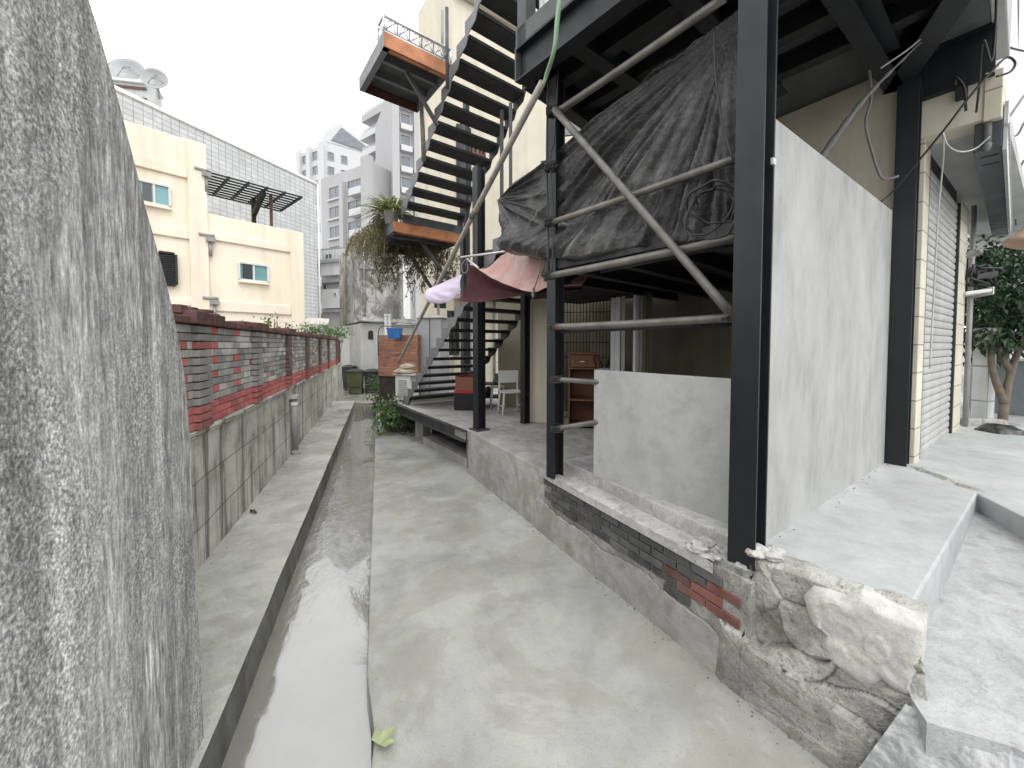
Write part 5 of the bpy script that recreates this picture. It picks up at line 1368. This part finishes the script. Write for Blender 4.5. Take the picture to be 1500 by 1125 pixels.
# white stool and wash basin beside the boxed column
def frame_stool(lab, c, w, d, h, yaw, mt='white', name='stool', cat='stool', back=0):
    rt = thing(name, lab, cat, c); X = V(math.cos(yaw), math.sin(yaw), 0); Y = V(-math.sin(yaw), math.cos(yaw), 0)
    m = M(); m.ob(c-X*w/2-Y*d/2+UP*(h-.03), X*w, Y*d, UP*.03); m.build('seat', MT[mt], rt, bevel=.01)
    for sx in (-1, 1):
        for sy in (-1, 1):
            m = M(); p = c+X*sx*(w/2-.025)+Y*sy*(d/2-.025); m.tube([p+X*sx*.03+Y*sy*.02, p+UP*(h-.03)], .017, 8); m.build('leg', MT[mt], rt)
    m = M()
    for sx in (-1, 1): m.tube([c+X*sx*(w/2-.01)-Y*(d/2-.02)+UP*h*.35, c+X*sx*(w/2-.01)+Y*(d/2-.02)+UP*h*.35], .01, 6)
    m.build('rung', MT[mt], rt)
    if back:
        m = M(); m.ob(c-X*w/2+Y*(d/2-.03)+UP*(h+.12), X*w, Y*.02, UP*back); m.ob(c-X*w/2+Y*(d/2-.03)+UP*h, X*.03, Y*.02, UP*.13); m.ob(c+X*(w/2-.03)+Y*(d/2-.03)+UP*h, X*.03, Y*.02, UP*.13); m.build('backrest', MT[mt], rt, bevel=.006)
    return rt
frame_stool('white stool with a low backrest in front of the thin black column', at_z(748, 606, ZP), .34, .3, .38, .3, back=.2)
frame_stool('small grey stool left of the white stool under the basin', at_z(730, 600, ZP)+V(-.02, .15, 0), .24, .24, .40, .1, 'grey')
c = at_z(744, 590, ZP)+V(.02, .5, 0)
root = thing('wash_basin', 'white wash basin on a thin metal stand against the black column', 'basin', c)
m = M(); hb = at_y(744, 538, c.y).z
for sx in (-1, 1):
    for sy in (-1, 1): m.tube([V(c.x+sx*.18, c.y+sy*.14, ZP), V(c.x+sx*.18, c.y+sy*.14, hb)], .012, 6)
m.build('stand', MT['grey'], root)
m = M(); m.lathe(V(c.x, c.y, hb), UP, [(.01, .0), (.16, .0), (.24, .1), (.27, .11), (.27, .125), (.22, .12), (.15, .03), (.01, .03)], 22); m.build('bowl', MT['white'], root)
# ================================================================== inside the open bay
c = at_z(853, 628, ZP)
root = thing('wooden_cabinet', 'brown wooden cabinet with a lower shelf inside the bay beside the low plaster panel', 'cabinet', c)
X = V(.97, -.22, 0); Y = V(.22, .97, 0); o = c-X*.19; w, d = .40, .34
zs = [0, .33, .42, .82, 1.02]
m = M(); m.ob(o, X*.02, Y*d, UP*1.0); m.ob(o+X*(w-.02), X*.02, Y*d, UP*1.0); m.build('side_panel', MT['wood'], root)
m = M()
for z in (.03, .38, .80): m.ob(o+X*.02+UP*z-Y*(.05 if z == .38 else 0), X*(w-.04), Y*(d+(.05 if z == .38 else 0)), UP*.02)
m.ob(o-X*.01-Y*.02+UP*1.0, X*(w+.02), Y*(d+.02), UP*.025); m.build('shelf', MT['wood'], root)
m = M(); m.ob(o+X*.02+Y*.01+UP*.83, X*(w-.04), Y*.02, UP*.16); m.build('drawer_front', MT['wood'], root)
m = M(); m.ob(o+X*.02+Y*(d-.015)+UP*.0, X*(w-.04), Y*.012, UP*.99); m.build('back_panel', MT['wood'], root)
m = M(); m.tube([o+X*.15+UP*.9-Y*.012, o+X*.25+UP*.9-Y*.012], .008, 6); m.build('handle', MT['alu'], root)
a, b = at_y(826, 520, 5.9), at_y(893, 525, 5.7)
root = thing('wire_grid', 'black wire grid panel standing against the back wall above the wooden cabinet', 'grid', V(a.x, 5.9, ZP))
z0, z1 = ZP+.02, at_y(826, 436, 5.9).z; D = V(b.x-a.x, b.y-a.y, 0); m = M()
for i in range(15): p = V(a.x, a.y, 0)+D*i/14; m.tube([Z(p, z0), Z(p, z1)], .005, 5)
for k in range(9): z = z0+(z1-z0)*k/8; m.tube([V(a.x, a.y-.008, z), V(b.x, b.y-.008, z)], .005, 5)
m.build('wires', MT['black'], root)
for k, (u, w, mt, lb) in enumerate(((897, .05, 'white', 'first pale upright board from the wire grid'), (904, .055, 'white', 'second pale upright board from the wire grid'), (912, .035, 'grey', 'narrow grey upright strip beside the two pale boards'), (929, .03, 'white', 'thin pale strip left of the folded panels'), (937, .1, 'grey', 'grey ribbed folded panel standing in the bay'), (947, .09, 'olive', 'drab ribbed folded panel, rightmost of the upright strips'))):
    c = at_y(u, 560, 4.9-.1*k)
    m = M(); m.ob(V(c.x-w/2, c.y, ZP+.001), V(w, -.02, 0), V(.01, .05, 0), UP*1.72)
    if w > .08:
        for i in range(3): m.ob(V(c.x-w/2+.012+i*w/3, c.y-.004-.02*i/3, ZP+.004), V(w/5, -.004, 0), V(0, -.016, 0), UP*1.70)
    tag(m.build('upright_board', MT[mt], bevel=.004), lb, 'board', 'boards standing inside the bay')
m = M(); c = at_y(880, 530, 5.1); root = thing('grey_box', 'small grey appliance box with cables right of the wooden cabinet', 'appliance', V(c.x, c.y, ZP))
m.ob(V(c.x-.06, c.y, ZP), V(.2, -.05, 0), V(.05, .2, 0), UP*.82); m.build('body', MT['grey'], root, bevel=.01)
m = M(); m.tube(curve_pts([V(c.x-.05, c.y, ZP+.82), V(c.x-.1, c.y-.03, ZP+.95), V(c.x-.05, c.y-.05, ZP+.98), V(c.x+.02, c.y, ZP+.83)], 6), .01, 6); m.tube(curve_pts([V(c.x+.08, c.y, ZP+.82), V(c.x+.13, c.y-.03, ZP+1.0), V(c.x+.16, c.y-.03, ZP+.8)], 6), .012, 6); m.build('cable', MT['cable'], root)
# ================================================================== neighbouring shop on the right
SH = thing('shop_building', 'cream tiled shop front with a closed roller shutter and a dark sign box', 'building', V(4.5, 4.2, .5))
PS = V(3.36, 3.37, 0)                                    # foot of the first pillar
PR = Pl((PS+e2*.14).xy, E1.xy)                           # street face of the pillars
def pillar(s, w, z1, d=.14): 
    m = M(); m.ob(PR.P(s, .5), PR.D*w, -PR.N*(d+.2), UP*(z1-.5)); m.build('pillar', MT['creamtile'], SH, bevel=.006)
pillar(0, .22, 3.42); 
s0 = .22; s1 = PR.sz(1401, 500)[0]
pillar(s1, PR.sz(1411, 500)[0]-s1, 3.35)
zt = 3.30; zb = .60
m = M(); n = int((zt-zb)/.075); 
def slat(s, t):
    k = t*n; i = int(min(k, n-1)); f = k-i
    return f
for i in range(n):
    z = zb+i*.075; q = -.035
    pf = [(0, .0), (.006, .007), (.030, .011), (.058, .008), (.066, .002), (.069, -.010), (.075, -.0)]
    for (h0, d0), (h1, d1) in zip(pf[:-1], pf[1:]):
        m.quad(PR.P(s0, z+h0, q+d0), PR.P(s1, z+h0, q+d0), PR.P(s1, z+h1, q+d1), PR.P(s0, z+h1, q+d1), True)
m.build('roller_shutter', MT['shutter'], SH)
m = M(); m.ob(PR.P(s0, zb-.03, -.05), PR.D*(s1-s0), PR.N*.03, UP*.06)
for f in (.45, .72): m.ob(PR.P(s0+(s1-s0)*f, zb+.02, -.02), PR.D*.14, PR.N*.02, UP*.05)
m.build('shutter_bottom_bar', MT['tread'], SH)
for s in (s0, s1-.05): m = M(); m.ob(PR.P(s, zb, -.065), PR.D*.05, PR.N*.06, UP*(zt-zb)); m.build('shutter_rail', MT['tread'], SH)
m = M(); m.ob(PR.P(s0, zt, -.26), PR.D*(s1-s0), PR.N*.22, UP*.33); m.build('shutter_box', MT['tread'], SH, bevel=.01)
m = M(); m.ob(PR.P(s0-.2, .5, -.35), PR.D*(s1+.5), -PR.N*.1, UP*3.3); m.build('wall', MT['cream'], SH)
# beam over the pillar reaching out above the pavement
b0 = V(3.30, 3.40, 0); 
m = M(); m.ob(Z(b0, 3.42), e2*.56, E1*.25, UP*.30); m.build('canopy_beam', MT['cream'], SH, bevel=.01)
m = M(); m.ob(Z(b0, 3.40)+e2*.50-e1*.012, e2*.09, E1*.28, UP*.36); m.build('beam_cap', MT['creamtile'], SH, bevel=.006)
m = M(); m.ob(Z(b0+E1*.25, 3.44), E1*4.8, e2*.60, UP*.12); m.build('soffit', MT['soffit'], SH)
m = M(); m.ob(Z(b0+E1*.95, 4.0), E1*8.5, e2*.50, UP*5); m.build('upper_wall', MT['wall_white'], SH)
m = M(); m.ob(Z(b0+E1*5.05, .4), E1*.2, e2*.9, UP*3.2); m.build('side_wall', MT['wall_white'], SH)
# dark sign box under the outer edge
sb = V(3.62, 3.07, 0); SD = V(.795, .607, 0)
m = M(); m.ob(Z(sb, 3.20), SD*3.9, e2*.14, UP*.30); bx = m.build('sign_box', MT['signbox'], SH, bevel=.006)
m = M(); m.ob(Z(sb+e2*.142, 3.17), SD*3.9, e2*.02, UP*.36); m.ob(Z(sb+e2*.142, 3.34), SD*3.9, e2*.03, UP*.02); m.build('trim', MT['alu'], bx)
m = M()
for k in (0, .22): m.ob(Z(sb+SD*(.15+k)+e2*.03, 3.196), SD*.03, e2*.09, UP*.004)
m.build('slot', MT['black'], bx)
m = M()
q = Z(sb-e1*.03+e2*.07, 3.36); m.tube([q-UP*.14, q+UP*.1], .02, 8); m.lathe(q-UP*.15, UP, [(.005, -.03), (.02, -.01), (.025, .02), (.010, .05)], 10); m.build('lamp_holder', MT['gcable'], bx)
# rusted patch and bracket where the beam meets the steel column
rp = [Z(b0, 3.50)-E1*.004+e2*(.02+.05*math.cos(t*.7)*(1+.3*math.sin(t*2.3)))+UP*(.06+.085*math.sin(t*.7)*(1+.25*math.cos(t*3.1))) for t in range(9)]
m = M(); m.prism(rp, E1*.003); m.build('rust_patch', MT['maroon'], SH)
m = M(); q = Z(b0, 3.62)-E1*.05+e2*.36; m.ob(q, E1*.05, e2*.06, UP*.10); m.tube(curve_pts([q+UP*.1, q+UP*.16-E1*.03, q+UP*.05-E1*.05+e2*.05, q-UP*.12-E1*.02+e2*.06], 6), .008, 6); m.build('insulator_bracket', MT['black'], SH)
# pipes beside the second pillar
m = M()
sp = PR.sz(1413, 500)[0]
for k, rr_ in ((0, .024), (.1, .018)):
    m.tube([PR.P(sp+k, .5, .03), PR.P(sp+k, 3.4, .03)], rr_, 10)
m.build('downpipe', MT['pvc'], SH)
m = M(); c = PR.P(s1-.02, 2.72, .05)
m.tube(curve_pts([c, c+e2*.06+UP*.03, c+e2*.1, c+e1*.2], 6), .02, 8); m.build('pipe_elbow', MT['pvc'], SH)
# floodlight on an arm
c = at_y(1430, 432, 4.6)
root = thing('floodlight', 'grey floodlight on a bracket beside the second cream pillar', 'floodlight', c)
m = M(); m.ob(c-V(.12, .0, .0), V(.24, -.06, .03), V(.03, .22, -.02), UP*.04); m.build('housing', MT['white'], root, bevel=.01)
m = M(); m.ob(c+V(.125, -.06, .0), V(.012, .0, 0), V(.03, .22, -.02), UP*.09); m.build('rim', MT['alu'], root)
m = M(); m.tube([c+V(-.1, .1, .02), c+V(-.25, .16, .0)], .015, 6); m.tube([c+V(-.05, .1, .04), c+V(-.08, .1, .3), c+V(-.22, .16, .34)], .012, 6); m.build('bracket', MT['tread'], root)
c = at_y(1430, 405, 4.7)
root = thing('wire_bundle', 'tangled bundle of black cables and a junction box above the floodlight', 'cables', c)
r_ = random.Random(31); m = M()
for k in range(9):
    pts = [c+V(r_.uniform(-.16, .22), r_.uniform(-.08, .08), r_.uniform(-.14, .14)) for _ in range(5)]; m.tube(curve_pts(pts, 6), .011, 6)
m.build('cables', MT['cable'], root)
m = M(); m.ob(c+V(-.05, -.05, -.05), V(.22, -.03, .04), V(.02, .1, 0), UP*.07); m.build('junction_box', MT['tread'], root, bevel=.01)
# white tiled pier, bin, bag, tree, vehicle
c = at_z(1419, 630, .55)
root = thing('tiled_pier', 'white tiled square pier beside the tree on the pavement', 'pier', Z(c, .5))
zt = at_y(1424, 487, c.y).z
m = M(); D = at_z(1445, 634, .55)-c; D.z = 0
m.ob(Z(c, .5), D.normalized()*.16, V(-D.y, D.x, 0).normalized()*.16, UP*(zt-.5)); m.build('shaft', MT['whitebox'], root, bevel=.012)
m = M(); m.ob(Z(c, zt)-D.normalized()*.01, D.normalized()*.18, V(-D.y, D.x, 0).normalized()*.16, UP*.06); m.build('cap', MT['white'], root, bevel=.02)
m = M(); r_ = random.Random(8)
for k in range(9): m.ob(c+V(-.35+r_.uniform(-.1, .4), -.3+r_.uniform(-.1, .1), .1), V(.25, .1*r_.uniform(-1, 1), 0), V(-.03, .09, 0), UP*r_.uniform(.05, .12))
tag(m.build('broken_step', MT['rubble'], bevel=.02), 'low broken concrete step at the foot of the white tiled pier', 'step')
c = at_z(1484, 622, .55)
rt = bin_('big grey wheeled bin with a pale lid beside the tree trunk', V(c.x+.36, c.y+.12, .52), .75, 1.02, .8, .5, 'gbin', 'white', None)
del_ = at_z(1478, 652, .56)
tag(sack(del_+V(.1, .15, -.02), .22, .2, .13, 7).build('rubbish_bag', MT['bag']), 'black plastic rubbish bag lying by the grey bin', 'bag')
tb_ = at_z(1462, 638, .55)+V(.06, .02, 0)
root = thing('street_tree', 'small dense green tree with a pale forked trunk beside the tiled pier', 'tree', Z(tb_, .5))
b = Z(tb_, .5); m = M()
m.tube(curve_pts([b, b+V(.03, .0, .45), b+V(.16, .05, .85), b+V(.36, .1, 1.3)], 6), [.05-.0012*i for i in range(19)], 10)
m.tube(curve_pts([b+V(.03, 0, .45), b+V(-.02, .1, .9), b+V(.0, .15, 1.4)], 6), [.045-.002*i for i in range(13)], 8)
m.tube(curve_pts([b+V(.16, .05, .85), b+V(.1, .15, 1.2), b+V(.15, .2, 1.9)], 6), [.04-.002*i for i in range(13)], 8); m.build('trunk', MT['bark'], root)
cc = at_y(1478, 415, b.y+.1)
f = foliage(V(cc.x+.1, b.y+.35, cc.z-.1), V(.66, .65, .72), 5200, .105, 41, 40, .5, .5, .2)
f.build('crown', MT['leafd'], root)
f = foliage(V(cc.x+.5, b.y-.05, cc.z-.75), V(.35, .4, .3), 500, .095, 43, 10, .5, .5, .22); f.build('lower_branch', MT['leafd'], root)
# parked white van far down the road
c = V(13.5, 10.2, .45)
root = thing('parked_van', 'white parked van glimpsed behind the grey bin and the tree', 'van', c)
X = e1; Y = e2
m = M(); sil = [(0, .35), (0, 1.25), (.5, 1.75), (3.6, 1.8), (3.75, 1.0), (3.75, .35)]
m.prism([c+X*a+UP*h for a, h in sil], Y*1.7); m.build('body', MT['white'], root, bevel=.06)
m = M(); m.prism([c+X*a+UP*h+Y*1.702 for a, h in ((.6, 1.1), (.95, 1.62), (3.2, 1.65), (3.3, 1.1))], Y*.01); m.prism([c+X*(-.01)+Y*(.15)+UP*1.2, c+X*(-.01)+Y*1.55+UP*1.2, c+X*.42+Y*1.5+UP*1.68, c+X*.42+Y*.2+UP*1.68], -X*.02); m.build('window', MT['darkglass'], root)
for a in (.7, 3.0):
    for s in (-.02, 1.55):
        m = M(); m.lathe(c+X*a+Y*s+UP*.33, Y, [(.05, 0), (.31, 0), (.33, .03), (.33, .16), (.31, .18), (.05, .18)], 20); m.build('wheel', MT['black'], root)
# tan cover poking in at the right edge
c = at_y(1496, 352, 3.4)
m = M(); m.lathe(c+V(.10, 0, -.04), V(.25, -.1, 1), [(.17, 0), (.16, .03), (.10, .1), (.07, .2), (.06, .3)], 20); root = thing('tan_lampshade', 'tan cone shaped cover hanging at the right edge under the sign box', 'cover', c); m.build('shade', MT['tan'], root, thick=.01)
m = M(); m.tube([c+V(.16, -.02, .2), c+V(.24, -.04, .7)], .012, 6); m.build('stem', MT['tread'], root)
# overhead lines and cables
def line(lab, pts, r_=.008, mt='gcable', n=8, grp=None, nm='power_line'):
    m = M(); m.tube(curve_pts(pts, n), r_, 6); return tag(m.build(nm, MT[mt]), lab, 'cable', grp)
line('black cable crossing from the steel column up past the beam end into a loop', [at_y(1290, 296, 3.1), at_y(1310, 278, 3.05), at_y(1375, 200, 2.6), at_y(1420, 142, 2.45), at_y(1455, 102, 2.4), at_y(1475, 84, 2.4), at_y(1487, 92, 2.4), at_y(1480, 105, 2.4), at_y(1460, 112, 2.4)], .0065, 'cable')
line('pale cord hanging straight down in front of the roller shutter', [at_y(1381, 190, 3.0), at_y(1382, 230, 3.2), at_y(1374, 320, 3.35), at_y(1368, 430, 3.4), at_y(1362, 540, 3.4)], .006, 'lcable')
line('pale cord sagging from the beam to the lamp on the sign box', [at_y(1380, 190, 2.95), at_y(1388, 212, 2.9), at_y(1405, 222, 2.85), at_y(1428, 218, 2.85), at_y(1450, 200, 2.8)], .005, 'lcable')
line('black wire rising past the beam cap to the roof edge', [at_y(1430, 165, 2.75), at_y(1434, 130, 2.7), at_y(1440, 60, 2.6), at_y(1452, 90, 2.6), at_y(1458, 40, 2.6), at_y(1460, -10, 2.6)], .007, 'cable')
line('thin line slung from the plaster wall top towards the upper deck', [at_y(1290, 100, 2.9), at_y(1345, 60, 2.8), at_y(1410, -8, 2.7)], .006, 'lcable')
g = 'overhead lines along the street'
for i, (a, b, Yq, labx) in enumerate((((1466, -10), (1462, 330), 4.2, 'overhead line closest to the sign box'), ((1474, -10), (1478, 330), 5.0, 'second overhead line out from the sign box'), ((1482, -10), (1470, 320), 5.6, 'overhead line slanting behind the sign box end'), ((1490, -10), (1494, 330), 4.4, 'thick dark overhead line near the right edge'), ((1470, 200), (1500, 180), 4.0, 'short line crossing level towards the right edge'), ((1445, 215), (1500, 140), 3.6, 'line rising from the lamp on the sign box towards the right edge'), ((1464, 260), (1500, 235), 4.0, 'lower line crossing near the end of the sign box'), ((1458, -10), (1450, 330), 5.4, 'thin line falling just left of the other overhead lines'), ((1486, -10), (1482, 330), 6.2, 'thin line between the two rightmost overhead lines'), ((1497, -10), (1488, 330), 5.2, 'line leaning inward at the very right edge'), ((1440, 40), (1500, 75), 3.8, 'line dropping from the deck edge to the right edge'))):
    p, q = at_y(*a, Yq), at_y(*b, Yq+(1.5 if i < 4 else .2)); mid = p.lerp(q, .5)+V(.03*(-1)**i, 0, -.06)
    line(labx, [p, mid, q], .009 if i != 3 else .016, 'gcable' if i % 2 else 'cable', 6, g)
# pale house across the street end
WHp = Pl((9.8, 7.0), (.35, .94))
root = thing('pale_house', 'pale tall building beyond the overhead lines at the right edge', 'building', V(10.5, 8, 0))
m = M(); m.ob(WHp.P(0, 3.2), WHp.D*9, -WHp.N*5, UP*12); m.ob(WHp.P(0, -.3), WHp.D*.5, -WHp.N*5, UP*3.5); m.build('wall', MT['wall_white'], root)
for k in range(3): window_m(root, WHp, 1.0+k*2.6, 2.3+k*2.6, 5.2, 6.6, .08, gm='darkglass'); window_m(root, WHp, 1.0+k*2.6, 2.3+k*2.6, 8.6, 10, .08, gm='darkglass')
# leaf lying where the drain meets the path
root = at_z(556, 1098, .01)
m = M(); m.c = (1.7, 1.75, 2.3)
for k, (an, L) in enumerate(((1.0, .09), (2.2, .07), (.2, .06))): leaf(m, root+UP*.02, V(math.cos(an), math.sin(an), .35), UP, L, .05, .3)
tag(m.build('fallen_leaf', MT['blade']), 'pale green weed leaves at the edge of the drain, bottom of the alley', 'leaf')
# small debris on walkway
r_ = random.Random(77)
c = at_z(372, 753, .131); m = M(); m.c = (.3, .3, .3)
for k in range(4): leaf(m, c+V(r_.uniform(-.04, .04), r_.uniform(-.03, .03), .008), V(r_.uniform(-1, 1), r_.uniform(-1, 1), .1), UP, .05, .03, -.2)
tag(m.build('dead_leaf', MT['dry']), 'dark curled dead leaf lying on the walkway by the wall', 'leaf')
# rough mortar seam where the pavement meets the shop floor, with a tuft of weed
qa, qb = at_z(1333, 682, .68), at_z(1440, 722, .68); qd = (qb-qa); qn = V(-qd.y, qd.x, 0).normalized()
def seam(s, t):
    p = qa+qd*s+qn*((t-.5)*(.10+.05*mnoise.noise(V(s*9, 0, 1)))+.03*mnoise.noise(V(s*6, 4, 0)))
    e = math.sin(math.pi*t)*min(1, s*8, (1-s)*8)
    return V(p.x, p.y, .676+e*(.010+.014*abs(mnoise.noise(V(s*30, t*4, 2)))+.006*mnoise.noise(V(s*80, t*12, 5))))
m = M(); m.grid(seam, 160, 14); structure(m.build('pavement_seam', MT['rubble']))
# grit and bits of leaf washed to the edges of the concrete
r_ = random.Random(5); m = M()
def bit(p, s):
    b = bmesh.new(); bmesh.ops.create_icosphere(b, subdivisions=1, radius=s)
    k = r_.uniform(.3, 1.3); m.c = (k, k*.96, k*.88)
    o0 = len(m.v); b.verts.index_update(); m.v += [p+V(v.co.x*r_.uniform(.6, 1.5), v.co.y*r_.uniform(.6, 1.5), v.co.z*.6+s*.3) for v in b.verts]
    for f in b.faces: m.face([o0+v.index for v in f.verts])
    b.free()
for i in range(420):
    q = r_.random()
    if q < .5: bit(PLN.P(4.1*r_.random()**.8, 0, .01+abs(r_.gauss(0, .05))), r_.uniform(.0015, .006))
    elif q < .75: bit(alley(-1.27+abs(r_.gauss(0, .06)), r_.uniform(1.6, 10), .13), r_.uniform(.0015, .006))
    elif q < .9: p = alley(r_.uniform(0, .8), r_.uniform(1.4, 6), 0); bit(p, r_.uniform(.001, .003))
    else: bit(WP.P(r_.uniform(.05, LW), .68, .01+abs(r_.gauss(0, .03))), r_.uniform(.0015, .006))
o = m.build('grit', tinted('grit_stone', (.3, .3, .3))); o['kind'] = 'stuff'
# ================================================================== daylight
w = bpy.data.worlds.new('World'); SC.world = w; w.use_nodes = True
nt = w.node_tree; bg = nt.nodes['Background']
sky = nt.nodes.new('ShaderNodeTexSky'); sky.sky_type = 'NISHITA'; sky.sun_disc = False
SUN_EL, SUN_AZ = R(58), R(150)
sky.sun_elevation = SUN_EL; sky.sun_rotation = SUN_AZ; sky.air_density = 1.0; sky.dust_density = 4.0
hs = nt.nodes.new('ShaderNodeHueSaturation'); hs.inputs['Saturation'].default_value = .12
nt.links.new(sky.outputs[0], hs.inputs['Color'])
mx = nt.nodes.new('ShaderNodeMix'); mx.data_type = 'RGBA'; mx.inputs[0].default_value = .8
nt.links.new(hs.outputs[0], mx.inputs[6]); mx.inputs[7].default_value = (13.2, 13.4, 13.6, 1)   # even cloud cover
nt.links.new(mx.outputs[2], bg.inputs['Color']); bg.inputs['Strength'].default_value = .15
sl = bpy.data.lights.new('sun', 'SUN'); sl.energy = .9; sl.angle = R(25); sl.color = (1, .97, .92)
so = bpy.data.objects.new('sun', sl); COL.objects.link(so)
sdv = V(math.sin(SUN_AZ)*math.cos(SUN_EL), math.cos(SUN_AZ)*math.cos(SUN_EL), math.sin(SUN_EL))
so.rotation_euler = (-sdv).to_track_quat('-Z', 'Y').to_euler()
# ================================================================== camera
cam = bpy.data.cameras.new('camera'); co_ = bpy.data.objects.new('camera', cam); COL.objects.link(co_)
cam.sensor_fit = 'HORIZONTAL'; cam.sensor_width = 36; cam.lens = 36*FPX/1500
cam.shift_y = -(562.5-V0)/1500; cam.clip_end = 1500; cam.clip_start = .02
co_.location = (0, 0, EYE); co_.rotation_euler = (R(90)-PITCH, 0, 0)
SC.camera = co_
vs = SC.view_settings; vs.view_transform = 'Standard'; vs.look = 'None'; vs.exposure = .2; vs.gamma = 1
SC.cycles.max_bounces = 6; SC.cycles.diffuse_bounces = 3; SC.cycles.glossy_bounces = 2
# copies of the same thing stay separate objects with their own names
for o in bpy.data.objects:
    if o.parent is not None:
        o.matrix_parent_inverse.identity()
